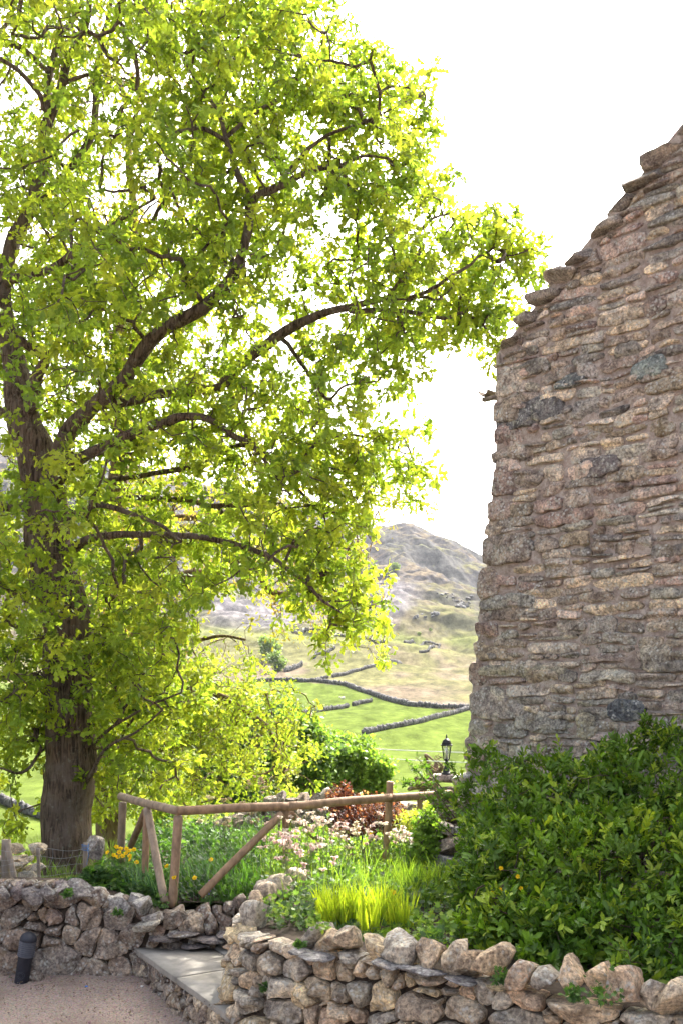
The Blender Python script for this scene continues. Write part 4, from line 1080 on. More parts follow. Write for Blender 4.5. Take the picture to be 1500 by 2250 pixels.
mb.add([[*(HC+bk*.03), EV], [*(c1+bk*.03), zr], [*(c2+bk*.03), EV], [*(HC+bk*HL), EV], [*(c1+bk*HL), zr], [*(c2+bk*HL), EV], [*(HC+bk*.03), .3], [*(c2+bk*.03), .3], [*(c2+bk*HL), .3], [*(HC+bk*HL), .3]],
       [[6, 0, 2, 7], [7, 2, 5, 8], [8, 5, 3, 9]]); mb.addf([[0, 1, 2], [3, 5, 4]], mb.n-10)
mb.build('wall', M['mortar'], house, smooth=False)
# roof sheet of slates
mb = MB(); r = np.random.default_rng(3); rows = 26; rl = math.hypot(5.7, SL*5.7)
ups = np.array([*e_*math.cos(math.atan(SL)), math.sin(math.atan(SL))]); bk3 = np.array([*bk, 0]); nr = np.cross(bk3, ups); nr *= np.sign(nr[2])
for a in range(rows):
    s0 = -.12+a*rl/rows
    b = .12
    while b < HL:
        wd = r.uniform(.2, .42); g = r.uniform(.7, 1.2)
        o0 = np.array([*HC, EV])+ups*s0+bk3*b-nr*.12
        p = [o0, o0+bk3*wd, o0+bk3*wd+ups*.42-nr*.03, o0+ups*.42-nr*.03]; q = [x-nr*.018 for x in p]
        mb.add(p+q, [[0, 1, 2, 3], [4, 7, 6, 5], [0, 4, 5, 1], [1, 5, 6, 2], [3, 7, 4, 0]], (.13*g, .13*g, .14*g)); b += wd+.006
mb.build('roof', M['slate'], house, smooth=False)
mb = MB(); q = [np.array([*c1, zr+.03]), np.array([*c2, EV-.02])]; mb.add([q[0], q[1], q[1]+bk3*HL, q[0]+bk3*HL], [[0, 1, 2, 3]], (.13, .13, .14)); mb.build('roof', M['slate'], house, smooth=False)
# stepped verge slabs, each level and overhanging
r = np.random.default_rng(17)
steps = [(1076, 768, 88), (1133, 706, 60), (1155, 664, 80), (1195, 622, 78), (1234, 578, 80), (1285, 520, 76), (1323, 466, 78), (1364, 412, 108), (1405, 364, 90), (1460, 292, 110), (1496, 236, 100), (1530, 190, 100), (1570, 140, 110), (1612, 90, 110)]
for k, (px, py, wp) in enumerate(steps):
    u0 = GU(px); z = GV(px, py); ww = wp/190*.96; th = r.uniform(.085, .125) if k not in (9,) else .17
    mb = MB(); c = HC+e_*(u0+ww/2)+hn*(.03+r.uniform(0, .03))-hn*.12
    R = rotz(math.atan2(e_[1], e_[0])+r.uniform(-.06, .06))@roty(r.uniform(-.09, .04))
    rock(mb, (*c, z+th*.1), (ww*1.1, .42, th*1.3), r, 4, 7, R, tuple(np.array([.25, .215, .185])*r.uniform(.8, 1.25)), .06, .62)
    mb.build('verge_slab', M['slate'], house)
    mb = MB(); c = HC+e_*(u0+.06+ww/2)+hn*.015-hn*.12
    rock(mb, (*c, z-th*.75-.02), (ww*.9, .38, .04), r, 3, 5, R, (.24, .2, .18), .05, .7); mb.build('verge_slab', M['slate'], house)
# gutter end on its bracket
g0 = np.array([*HC, 0])+np.array([*bk, 0])*.1; gz = GV(1085, 862)
mb = MB(); n0 = np.array([-.7071, .7071, 0])
prof = [(math.cos(t)*.055, math.sin(t)*.055) for t in np.linspace(math.pi, 2*math.pi, 9)]
gl = lambda o, zz, b: np.array([*HC, gz+.01])+n0*(.12+o)+np.array([0, 0, zz])+bk3*b
V = []
for b in (-.02, 8.9):
    for (o, zz) in prof: V.append(gl(o, zz+.03, b))
    for (o, zz) in prof[::-1]: V.append(gl(o*.86, zz*.86+.03, b))
V = np.array(V); m = 18; i = np.arange(m); mb.add(V, np.stack([i, (i+1) % m, (i+1) % m+m, i+m], 1)); mb.addf([[k, k+1, 16-k, 17-k] for k in range(8)], 0)
mb.build('gutter', M['oldwood'], house)
mb = MB(); box(mb, np.array([*HC, gz-.035])+n0*.06+bk3*.04, (.2, .05, .035), None, rotz(math.radians(135))); mb.build('gutter_bracket', M['oldwood'], house)

# ------------------------------------------------------------------ pole fence
fence = thing('wooden_fence', 'round pole fence with top rail, slanting braces and wire netting in the flower bed', 'fence', P(392, 1985, 8.4))
def pole(name, a, b, dia, seed, col=(.27, .175, .105), bend=.01):
    mb = MB(); s = np.linspace(0, 1, 14)[:, None]; a = np.array(a, float); b = np.array(b, float)
    pts = a*(1-s)+b*s; pts = pts+np.stack([fbm(pts*1.3, seed+k, 2) for k in range(3)], 1)*bend*2
    sweep(mb, pts, dia*.88/2*(1+.06*fbm(pts*4, seed, 2)), 14, col, True, .05, seed); return mb.build(name, M['wood'], fence)
RC = P(391, 1784, 8.25); R1 = P(632, 1772, 8.6); R2 = P(856, 1755, 9.1); R3 = P(990, 1745, 9.46); RL = P(266, 1752, 9.2)
pole('top_rail', RL, RC, .082, 1, (.25, .19, .13)); pole('top_rail', RC, R1+[.01, 0, 0], .085, 2); pole('top_rail', R1-[.01, 0, 0], R2, .088, 3); pole('top_rail', R2, R3, .085, 4)
gz = .5
pole('post', P(391, 1792, 8.25), P(377, 1992, 8.36), .088, 5, (.29, .2, .13))
pole('post', P(272, 1762, 9.2), P(268, 1870, 9.3)-[0, 0, .1], .078, 6, (.22, .17, .12))
pole('post', P(326, 1778, 8.78), P(317, 1910, 8.75)-[0, 0, .1], .07, 7)
pole('brace', P(323, 1776, 8.68), P(366, 1982, 8.3), .078, 8, (.27, .21, .15))
pole('brace', P(319, 1782, 8.8), P(290, 1860, 9.2), .07, 9, (.2, .13, .08))
pole('post', P(628, 1780, 8.62), P(630, 1915, 8.66)-[0, 0, .1], .068, 10, (.3, .19, .11))
pole('brace', P(622, 1786, 8.55), P(440, 1968, 8.36), .075, 11, (.3, .2, .12))
pole('brace', P(640, 1788, 8.7), P(700, 1850, 9.3), .066, 12, (.24, .15, .09))
pole('post', P(857, 1716, 9.16), P(848, 1885, 9.2), .075, 13, (.31, .2, .115))
pole('post', P(918, 1757, 9.3), P(916, 1880, 9.35), .06, 14, (.26, .17, .1))
def netting(a, b, z0, z1, name='wire_netting', cell=.05, rad=.0006, ext=None):
    mb = MB(); a = np.array(a[:2]); b = np.array(b[:2]); L = np.linalg.norm(b-a); t = (b-a)/L
    nx = int(L/cell); nz = int((z1-z0)/(cell*.87)); segs = []
    for r_ in range(nz):
        for c_ in range(nx):
            u = (c_+(.5 if r_ % 2 else 0))*cell; z = z0+r_*cell*.87
            p = [(u, z), (u, z+cell*.45)]; segs.append(p)
            segs.append([(u, z+cell*.45), (u+cell/2, z+cell*.87)]); segs.append([(u, z+cell*.45), (u-cell/2, z+cell*.87)])
    sg = np.array(segs); sag = .012
    def m3(q): 
        u = np.clip(q[..., 0], 0, L); z = q[..., 1]
        o = fbm(np.stack([u*2, z*2], -1), 8, 2)*.02
        return np.stack([a[0]+t[0]*u-t[1]*o, a[1]+t[1]*u+t[0]*o, z+.008*np.sin(u*9)], -1)
    A3 = m3(sg[:, 0]); B3 = m3(sg[:, 1]); k = len(A3)
    offs = np.array([[0, -1, .0], [0, .5, .87], [0, .5, -.87]])*rad; offs = np.array([[t[0]*o[2], t[1]*o[2]+o[1]*1, o[2]] for o in offs])
    V = np.concatenate([A3[:, None]+offs, B3[:, None]+offs], 1).reshape(-1, 3)
    f = np.array([[0, 1, 4, 3], [1, 2, 5, 4], [2, 0, 3, 5]]); mb.add(V, (f[None]+np.arange(k)[:, None, None]*6).reshape(-1, 4))
    return mb.build(name, M['wire'], fence, smooth=False)
netting(R1+[0, .06, 0], R2+[0, .06, 0], .6, 1.33); netting(R2+[0, .06, 0], R3+[0, .06, 0], .6, 1.33); netting(RC+[0, .06, 0], R1+[0, .06, 0], .6, 1.33)

# ------------------------------------------------------------------ stock fence left of the oak
sf = thing('stock_fence', 'old split posts with sheep wire in front of the oak trunk', 'fence', P(30, 1925, 8.8))
def spost(name, a, b, w_, seed, mat='oldwood'):
    mb = MB(); s = np.linspace(0, 1, 8)[:, None]; pts = np.array(a)*(1-s)+np.array(b)*s
    sweep(mb, pts, w_/2*(1+.1*fbm(pts*5, seed, 2)), 7, None, True, .12, seed); return mb.build(name, M[mat], sf)
spost('post', P(14, 1845, 8.9), P(14, 1945, 8.9), .085, 1); spost('brace', P(14, 1850, 8.8), P(35, 1940, 8.7), .055, 2); spost('post', P(84, 1864, 8.8), P(87, 1945, 8.8), .03, 3)
spost('post', P(188, 1852, 8.6), P(188, 1925, 8.6), .045, 4); spost('post', P(-300, 1850, 8.9), P(-300, 1945, 8.9), .085, 5)
mb = MB(); xs = np.linspace(-300, 190, 60)
for k, y0 in enumerate([1868, 1884, 1902, 1919]):
    pts = np.array([P(x, y0+4*math.sin(x*.05+k)+3*math.sin(x*.013+2*k)-(x/190)*6*(k == 0), 8.62) for x in xs]); sweep(mb, pts, .0014, 3)
for k, x in enumerate(np.arange(-290, 188, 20)):
    pts = np.array([P(x+3*math.sin(y*.1+k)+(1900-y)*.25*(x > 90), y+4*math.sin(x*.05), 8.62) for y in np.linspace(1868, 1921, 9)]); sweep(mb, pts, .0012, 3)
mb.build('sheep_wire', M['wire'], sf)
mb = MB()
for k, y in enumerate([1856, 1859, 1863, 1867]):
    t = np.linspace(0, 2*math.pi, 20); c = P(188, y, 8.6); sweep(mb, np.stack([c[0]+.029*np.cos(t), c[1]+.029*np.sin(t), c[2]+.004*np.sin(t*2)], 1), .0025, 5)
sweep(mb, [P(193, 1862, 8.56), P(195, 1880, 8.55), P(191, 1900, 8.55)], .0025, 5); mb.build('rope', M['rope'], sf)
# loose rubble behind it
r = np.random.default_rng(88)
rub = thing('rubble_heap', 'tumbled stones heaped behind the split posts at the left edge', 'rubble', P(40, 1925, 9.4))
mb = MB()
for k in range(80):
    px = r.uniform(-260, 88); py = 1925-abs(r.normal())*26-(10 if px < 60 else 0); py = max(py, 1860)
    rock(mb, P(px, py, 9.4+r.uniform(-.3, .5)), (r.uniform(.1, .24), .2, r.uniform(.06, .15)), r, 3, 8, rotz(r.uniform(0, 3))@roty(r.uniform(-.4, .4)), WARM[r.integers(8)], .06, .45)
mb.build('stones', M['dry'], rub)

# ------------------------------------------------------------------ lantern
lan = thing('lantern', 'black traditional glazed lantern standing on the stone pillar', 'lantern', P(980, 1702, 9.85))
lb = P(980, 1702, 9.85); S = .0045   # metres per photo px at this depth
def hexring(rr, z, n=6): return [(lb[0]+rr*math.cos(2*math.pi*(k+.5)/n), lb[1]+rr*math.sin(2*math.pi*(k+.5)/n), lb[2]+z) for k in range(n)]
def hexloft(name, prof, mat, parent, n=6, smooth=False):
    mb = MB(); V = []
    for rr, z in prof: V += hexring(rr, z, n)
    m = len(prof); i = np.arange(m-1)[:, None]*n; j = np.arange(n)[None, :]; k = (j+1) % n
    mb.add(V, np.stack([i+j, i+k, i+n+k, i+n+j], -1).reshape(-1, 4))
    mb.addf([list(range(n))[::-1], [(m-1)*n+q for q in range(n)]], 0)
    return mb.build(name, M[mat], parent, smooth=smooth)
hexloft('base', [(.058, 0), (.058, .014), (.044, .02), (.034, .04), (.025, .07), (.019, .095), (.017, .105), (.026, .11), (.026, .118), (.014, .125), (.014, .135)], 'black', lan, 8)
hexloft('lamp_cup', [(.014, .132), (.028, .14), (.031, .152), (.029, .156)], 'black', lan)
gp = hexloft('glass', [(.028, .156), (.047, .285)], 'glass', lan)
mb = MB()
for k in range(6):
    a0 = hexring(.030, .15)[k]; a1 = hexring(.050, .287)[k]; sweep(mb, [a0, a1], .0032, 5)
mb.build('frame', M['black'], lan)
hexloft('brim', [(.058, .285), (.066, .288), (.064, .295), (.05, .298)], 'black', lan)
hexloft('roof', [(.052, .296), (.054, .308), (.044, .322), (.044, .328), (.033, .342), (.018, .352), (.010, .356)], 'black', lan)
mb = MB(); lathe(mb, [(.0, .352), (.009, .356), (.006, .366), (.011, .374), (.004, .381), (.008, .39), (.0, .397)], lb, 10); mb.build('finial', M['black'], lan)
mb = MB(); lathe(mb, [(.0, .155), (.012, .16), (.012, .2), (.009, .24), (0, .25)], lb, 10, (1, 1, 1)); mb.build('bulb', simple_mat('bulb_white', (.7, .7, .68), .3, .05, 3, 0), lan)

# ------------------------------------------------------------------ bollard light
bo = P(47, 2164, 7.95); ax = np.array([.16, 0, 1.0]); ax /= np.linalg.norm(ax)
bol = thing('bollard_light', 'leaning black bollard light with ringed louvres at the foot of the left wall', 'bollard light', bo)
H_ = .43; Rr = .056
mb = MB(); lathe(mb, [(Rr, -.05), (Rr, .215), (Rr*1.05, .22), (Rr*1.05, .232)], bo, 24, None, ax); mb.build('post', M['bollard'], bol)
mb = MB(); lathe(mb, [(Rr*.9, .228), (Rr*.9, .35)], bo, 24, None, ax); mb.build('diffuser', simple_mat('dull_acrylic', (.10, .10, .12), .4, .1, 9, 0), bol)
for k in range(8):
    z = .24+k*.0155; mb = MB(); lathe(mb, [(Rr*.9, z-.003), (Rr*1.18, z-.006), (Rr*1.2, z-.001), (Rr*.95, z+.005)], bo, 24, None, ax); mb.build('louvre', M['louvre'], bol)
mb = MB(); lathe(mb, [(Rr*1.18, .356)]+[(Rr*1.2*math.cos(t), .362+.062*math.sin(t)) for t in np.linspace(0, math.pi/2, 8)], bo, 24, None, ax); mb.build('dome_cap', M['bollard'], bol)
mb = MB(); em = bo+ax*.09
for rr_ in (.028, .018):
    t = np.linspace(0, 2*math.pi, 24); sweep(mb, np.stack([em[0]+rr_*np.cos(t), em[1]-np.sqrt(np.maximum(Rr**2-(rr_*np.cos(t))**2, 0))-.001, em[2]+rr_*np.sin(t)], 1), .0013, 4, cap=False)
mb.build('round_badge', simple_mat('badge_grey', (.07, .075, .085), .5, .1, 9, 0), bol)

# ------------------------------------------------------------------ plants
def straps(mb, c, n, h, w_, r, spread=.12, lean=.3, cols=[(.1, .2, .09)], bend=.5):
    for k in range(n):
        a = r.uniform(0, 2*math.pi); rr = spread*math.sqrt(r.random()); b = np.array([c[0]+rr*math.cos(a), c[1]+rr*math.sin(a), c[2]])
        a2 = a+r.normal()*.8; L = h*r.uniform(.6, 1.1); ln = lean*r.uniform(.2, 1.2); s = np.linspace(0, 1, 6)
        out = L*(ln*s+bend*ln*s**3); z = L*(s-.25*bend*s**3*ln*2)
        pt = b+np.stack([np.cos(a2)*out, np.sin(a2)*out, z], 1)
        wv = w_*np.array([.7, 1, 1, .85, .55, .05])*r.uniform(.7, 1.2)
        fa = r.uniform(0, math.pi); sd_ = np.array([math.cos(fa), math.sin(fa), 0])
        V = np.concatenate([pt-sd_*wv[:, None]/2, pt+sd_*wv[:, None]/2]); i = np.arange(5)
        mb.add(V, np.stack([i, i+6, i+7, i+1], 1), np.array(cols[r.integers(len(cols))])*r.uniform(.8, 1.2))
def tufts(c, spread, h, n, r, leaf, cols, tmpl, mb, dome=True, per=1):
    """a mound of leaves"""
    a = r.uniform(0, 2*math.pi, n); rr = np.sqrt(r.random(n)); z = r.uniform(.1, 1, n)**.7*(np.sqrt(1-(rr*.92)**2) if dome else 1)
    p = np.stack([c[0]+spread[0]*rr*np.cos(a), c[1]+spread[1]*rr*np.sin(a), c[2]+h*z], 1)
    d = np.stack([np.cos(a), np.sin(a), r.normal(size=n)*.4+.1], 1)+rnd_dirs(n, r)*.8
    nor = rnd_dirs(n, r)*.6+np.array([0, 0, 1.])
    leaves(mb, tmpl, p, d, nor, leaf*r.uniform(.6, 1.2, n), colvar(np.array(cols)[r.integers(len(cols), size=n)].mean(0) if False else (1, 1, 1), n, r, .16, .06)*np.array(cols)[r.integers(len(cols), size=n)])
    return p
def flower_poppy(parent, c, r, s=.028, face=None):
    mb = MB(); f = np.array(face if face is not None else [r.normal()*.4, -.7, .7]); f /= np.linalg.norm(f)
    u = np.cross(f, [0, 0, 1.]); u /= np.linalg.norm(u); v = np.cross(f, u)
    for k in range(5):
        a = k*2*math.pi/5+r.uniform(-.2, .2); d = u*math.cos(a)+v*math.sin(a)
        leaves(mb, ROUND, np.array([c]), np.array([d+f*.55]), np.array([f]), np.array([s]), np.array([[.85, .6, .02]])*r.uniform(.9, 1.1))
    rock(mb, np.array(c)+f*s*.25, (s*.4,)*3, r, 1, 0, None, (.6, .35, .02), 0, 0)
    return mb.build('flower', M['petal'], parent)
def stem(mb, a, b, rad, r, col=(.12, .2, .06), n=6):
    s = np.linspace(0, 1, n)[:, None]; a = np.array(a, float); b = np.array(b, float); side = r.normal(size=3)*[1, 1, 0]*np.linalg.norm(b-a)*.07
    sweep(mb, a*(1-s)+b*s+side*np.sin(s*math.pi), rad, 4, col, False)

# welsh poppies on the left end of the bed
r = np.random.default_rng(301)
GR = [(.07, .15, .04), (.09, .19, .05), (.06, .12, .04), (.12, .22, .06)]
pc = np.array([X_(255, 8.75), 8.75, .52])
pop = thing('poppy_plant', 'big mound of lobed leaves with a cluster of yellow poppies left of the fence', 'flowering plant', pc)
mb = MB(); tufts(pc, (.33, .28), .30, 1500, r, .05, GR, LOBED, mb); tufts(P(215, 1935, 8.55), (.13, .1), .13, 350, r, .05, GR, LOBED, mb); tufts(P(200, 1955, 8.5), (.3, .14), .10, 500, r, .05, GR, LOBED, mb); tufts(P(300, 1975, 8.45), (.22, .1), .12, 400, r, .045, GR, LOBED, mb)
mb.build('foliage', M['leaf'], pop)
sm_ = MB()
for (px, py) in [(238, 1874), (256, 1862), (266, 1866), (250, 1880), (262, 1874), (278, 1866), (284, 1870), (278, 1876), (286, 1882), (295, 1868), (288, 1889), (301, 1896), (270, 1882), (259, 1884)]:
    c = P(px, py, 8.6+r.uniform(-.06, .1)); flower_poppy(pop, c, r, .026); stem(sm_, (pc[0]+(c[0]-pc[0])*.5, 8.72, .7), c, .0018, r)
sm_.build('stem', M['stem'], pop)
# scattered single poppies
for (px, py, d, lab) in [(384, 1929, 8.28, 'single yellow poppy in front of the corner fence post'), (429, 1930, 8.4, 'single yellow poppy between the corner post and the long brace'), (465, 1890, 8.8, 'yellow poppy seen above the daffodil leaves left of the long brace'), (368, 1904, 8.7, 'small yellow poppy between the two leaning poles'), (652, 1826, 9.2, 'yellow poppy right behind the middle fence post'), (812, 1834, 9.3, 'yellow poppy in front of the red shrub'), (880, 1844, 9.3, 'yellow poppy right of the tall fence post'), (799, 2012, 6.9, 'yellow poppy at the foot of the bright iris leaves, above the wall'), (862, 1962, 7.3, 'pale yellow poppy at the right of the bright iris leaves')]:
    c = P(px, py, d); g = bed_z(0, 0) if d > 8 else .74
    t = thing('poppy', lab, 'flower', (c[0], c[1]+.05, g), 'single yellow poppies in the bed')
    mb = MB(); stem(mb, (c[0]+r.normal()*.02, c[1]+.05, g), c, .002, r); mb.build('stem', M['stem'], t); flower_poppy(t, c, r, .026)
# daffodil / bulb leaf clumps
DAF = [(.10, .19, .12), (.12, .23, .12), (.08, .16, .10)]
for (px, d, n, h, sp, lab) in [(318, 8.6, 90, .36, .12, 'blue green daffodil leaves at the feet of the left fence poles'), (352, 8.5, 50, .34, .09, 'blue green daffodil leaves between the leaning brace and corner post'), (430, 8.75, 90, .38, .14, 'blue green daffodil leaves right of the corner fence post'), (470, 8.9, 80, .36, .14, 'blue green daffodil leaves above the purple bluebells'), (520, 8.7, 110, .28, .16, 'dark grassy leaf clump in the angle under the long brace'), (560, 8.9, 60, .34, .12, 'green sword leaves right of the long brace'), (690, 8.6, 60, .42, .14, 'tall daffodil leaves among the pink columbines'), (745, 8.5, 60, .40, .14, 'tall daffodil leaves below the red shrub'), (900, 8.4, 60, .36, .12, 'daffodil leaves right beside the speckled boulder')]:
    t = thing('daffodil_clump', lab, 'plant', (X_(px, d), d, .56), 'daffodil leaf clumps'); mb = MB()
    straps(mb, (X_(px, d), d, .55), n, h, .012, r, sp, .28, DAF if px != 560 and px != 520 else [(.10, .22, .05), (.13, .28, .06)]); mb.build('leaves', M['leaf'], t)
ic = (X_(790, 7.05), 7.05, .72)
t = thing('iris_clump', 'glowing yellow green iris leaves just above the curved wall', 'plant', ic); mb = MB()
for dx in np.linspace(-.24, .3, 10): straps(mb, (ic[0]+dx, ic[1]+r.uniform(-.2, .12), ic[2]), 46, .31-.08*abs(dx), .015, r, .07, .25, [(.38, .46, .04), (.44, .50, .05), (.32, .42, .04)], .5)
mb.build('leaves', M['leaf'], t)
ic = (X_(930, 7.9), 7.9, .7)
t = thing('iris_clump', 'smaller bright green iris leaves left of the shrub and boulder', 'plant', ic); mb = MB()
for dx in np.linspace(-.14, .12, 5): straps(mb, (ic[0]+dx, ic[1]+r.uniform(-.1, .1), ic[2]), 34, .33, .014, r, .06, .25, [(.28, .38, .04), (.24, .36, .05)], .4)
mb.build('leaves', M['leaf'], t)
# bluebells
t = thing('bluebell', 'violet bluebells at the foot of the long brace', 'flower', P(460, 1985, 8.42)); sm_ = MB()
for k, (px, py) in enumerate([(462, 1937), (456, 1959)]):
    c = P(px, py, 8.42); stem(sm_, P(458, 1985, 8.45), c, .0018, r); mb = MB(); n = 14
    leaves(mb, ROUND, c+r.normal(size=(n, 3))*[.012, .008, .014], rnd_dirs(n, r)-[0, 0, .5], rnd_dirs(n, r), np.full(n, .013), colvar((.22, .16, .6), n, r)); mb.build('flower', M['petal'], t)
straps(sm_, P(458, 1988, 8.42), 16, .12, .01, r, .03, .6, [(.1, .2, .05)]); sm_.build('stem', M['stem'], t)
# columbines
def columbine(px, d, zg, h, nf, lab, cols, seed, flcol):
    r = np.random.default_rng(seed); b = np.array([X_(px, d), d, zg]); t = thing('columbine', lab, 'flowering plant', b, 'columbines in the flower bed')
    mb = MB(); tufts(b, (.14, .13), h*.5, 260, r, .04, cols, LOBED, mb); sm_ = MB()
    nf = int(nf*2.1); h *= 1.12
    for k in range(nf):
        top = b+[r.normal()*.09, r.normal()*.07, h*r.uniform(.75, 1.15)]; stem(sm_, b+[r.normal()*.02, 0, 0], top, .0022, r, (.16, .2, .08))
        for q in range(r.integers(1, 4)):
            c = top+r.normal(size=3)*[.03, .03, .025]; stem(sm_, top-[0, 0, .05], c, .0014, r, (.2, .2, .1), 4); fm = MB(); n = 8
            dr = rnd_dirs(n, r); dr[:, 2] = -abs(dr[:, 2])*.6+.1; leaves(fm, LANCE, np.repeat(c[None], n, 0), dr, rnd_dirs(n, r), np.full(n, .036)*r.uniform(.7, 1.2), colvar(flcol, n, r, .08, .05)*1.0)
            n = 5; dr = rnd_dirs(n, r)*.5; dr[:, 2] = -1; leaves(fm, ROUND, np.repeat(c[None], n, 0), dr, rnd_dirs(n, r), np.full(n, .027), colvar(flcol, n, r, .06, .04)); fm.build('flower', M['petal'], t)
        for q in range(3):
            p = b*(1-.3*q-.2)+top*(.3*q+.2); p[:2] = (b*.5+top*.5)[:2]; n = 3; leaves(mb, LOBED, p+r.normal(size=(n, 3))*.015, rnd_dirs(n, r), rnd_dirs(n, r)+[0, 0, 1], np.full(n, .035), colvar(cols[0], n, r))
    mb.build('foliage', M['leaf'], t); sm_.build('stem', M['stem'], t)
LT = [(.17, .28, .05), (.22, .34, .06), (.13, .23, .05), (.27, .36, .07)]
PK = (.72, .55, .52); PW = (.78, .68, .6)
CB = [(592, 8.9, .56, .50, 3, 'pale columbine nearest the left of the middle fence post', PK), (612, 8.0, .62, .50, 5, 'pink columbine against the foot of the middle fence post', PK), (640, 7.7, .64, .48, 4, 'low pink columbine just right of the middle fence post foot', PK), (655, 8.5, .56, .62, 6, 'tallest pale pink columbine cluster right of the middle post', PW), (684, 8.2, .58, .58, 6, 'full pale pink columbine left of the tall daffodil leaves', PW), (716, 8.4, .56, .60, 5, 'cream columbine over the tall daffodil leaves', PW), (712, 7.7, .64, .46, 3, 'small pink columbine lower down behind the iris leaves', PK), (748, 8.9, .56, .56, 4, 'faded columbine below the left part of the red shrub', PK), (790, 8.6, .56, .52, 4, 'buff columbine between red shrub and iris leaves', (.6, .5, .35)), (830, 9.0, .56, .5, 3, 'columbine left of the tall fence post', PK), (870, 8.8, .56, .5, 4, 'pale columbine at the foot of the tall fence post', PW), (905, 8.6, .56, .5, 3, 'white columbine between the two right fence posts', PW), (545, 9.3, .56, .6, 3, 'brownish columbine seed heads under the middle of the long brace', (.5, .4, .25)), (500, 9.8, .56, .6, 3, 'seed heads behind the long brace against the dark wall', (.5, .4, .25)), (455, 10., .56, .55, 2, 'cream flower heads right of the corner post against the dark wall', (.7, .62, .4)), (575, 10.3, .56, .7, 4, 'tall seed heads rising under the rail left of the middle post', (.55, .42, .3))]
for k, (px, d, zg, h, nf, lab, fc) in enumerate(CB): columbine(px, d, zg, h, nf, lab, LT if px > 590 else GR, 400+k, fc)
# ground cover through the bed
r = np.random.default_rng(330); mb = MB(); n = 15000
X = r.uniform(-2.2, 2.0, n*2); Y = r.uniform(8.45, 11.8, n*2); px = X/Y*F+CX; ok = (px > 205) & (px < 1010); X, Y = X[ok][:n], Y[ok][:n]; n_ = len(X)
hh = (.10+.24*np.clip(fbm(np.stack([X*2.5, Y*2.5], -1), 12, 3)+.4, 0, 1)); Z = .56+hh*r.random(n_)
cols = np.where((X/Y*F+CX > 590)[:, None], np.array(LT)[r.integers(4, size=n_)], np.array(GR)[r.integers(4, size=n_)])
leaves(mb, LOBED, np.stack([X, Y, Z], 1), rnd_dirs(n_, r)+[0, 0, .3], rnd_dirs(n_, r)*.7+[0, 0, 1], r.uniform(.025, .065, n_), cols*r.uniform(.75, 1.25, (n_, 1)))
n = 9000; X = r.uniform(-.6, 1.9, n); Y = rb_front(X)+.08+(8.5-rb_front(X))*r.random(n)**.9; ok = (X/Y*F+CX > 560+abs(r.normal(size=n)*20)) & (X/Y*F+CX < 1000); X, Y = X[ok], Y[ok]; n_ = len(X)
hh = (.08+.24*np.clip(fbm(np.stack([X*3, Y*3], -1), 14, 3)+.4, 0, 1)); pxx = X/Y*F+CX; hh = np.where((pxx > 690) & (pxx < 900) & (Y < 7.35), .05, hh); Z = .72+hh*r.random(n_)
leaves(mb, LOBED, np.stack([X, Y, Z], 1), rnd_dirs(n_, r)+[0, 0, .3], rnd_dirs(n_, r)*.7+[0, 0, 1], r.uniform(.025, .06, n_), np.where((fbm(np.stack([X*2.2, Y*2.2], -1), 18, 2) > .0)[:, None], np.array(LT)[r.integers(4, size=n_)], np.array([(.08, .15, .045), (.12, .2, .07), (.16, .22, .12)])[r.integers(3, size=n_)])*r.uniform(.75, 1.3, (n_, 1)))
for k in range(260):
    x = r.uniform(-1.6, 1.3); y = r.uniform(8.6, 11.4); straps(mb, (x, y, .56), 4, r.uniform(.25, .5), .009, r, .05, .3, LT if x/y*F+CX > 560 else GR)
for k in range(120):
    x = r.uniform(-.4, .9); y = r.uniform(7.4, 8.3); straps(mb, (x, y, .72), 4, r.uniform(.2, .38), .009, r, .05, .3, LT)
tag(mb.build('undergrowth', M['leaf']), 'tangled low leaves and grasses filling the flower bed', 'undergrowth', kind='stuff')
# rough grass round the oak foot
r = np.random.default_rng(331); mb = MB()
for k in range(700):
    px = r.uniform(-350, 300); y = r.uniform(8.9, 13); straps(mb, (X_(px, y), y, .3), 6, r.uniform(.08, .2), .006, r, .06, .5, [(.15, .24, .06), (.2, .28, .07)])
tag(mb.build('grass', M['leaf']), 'rough grass round the foot of the oak', 'grass', kind='stuff')

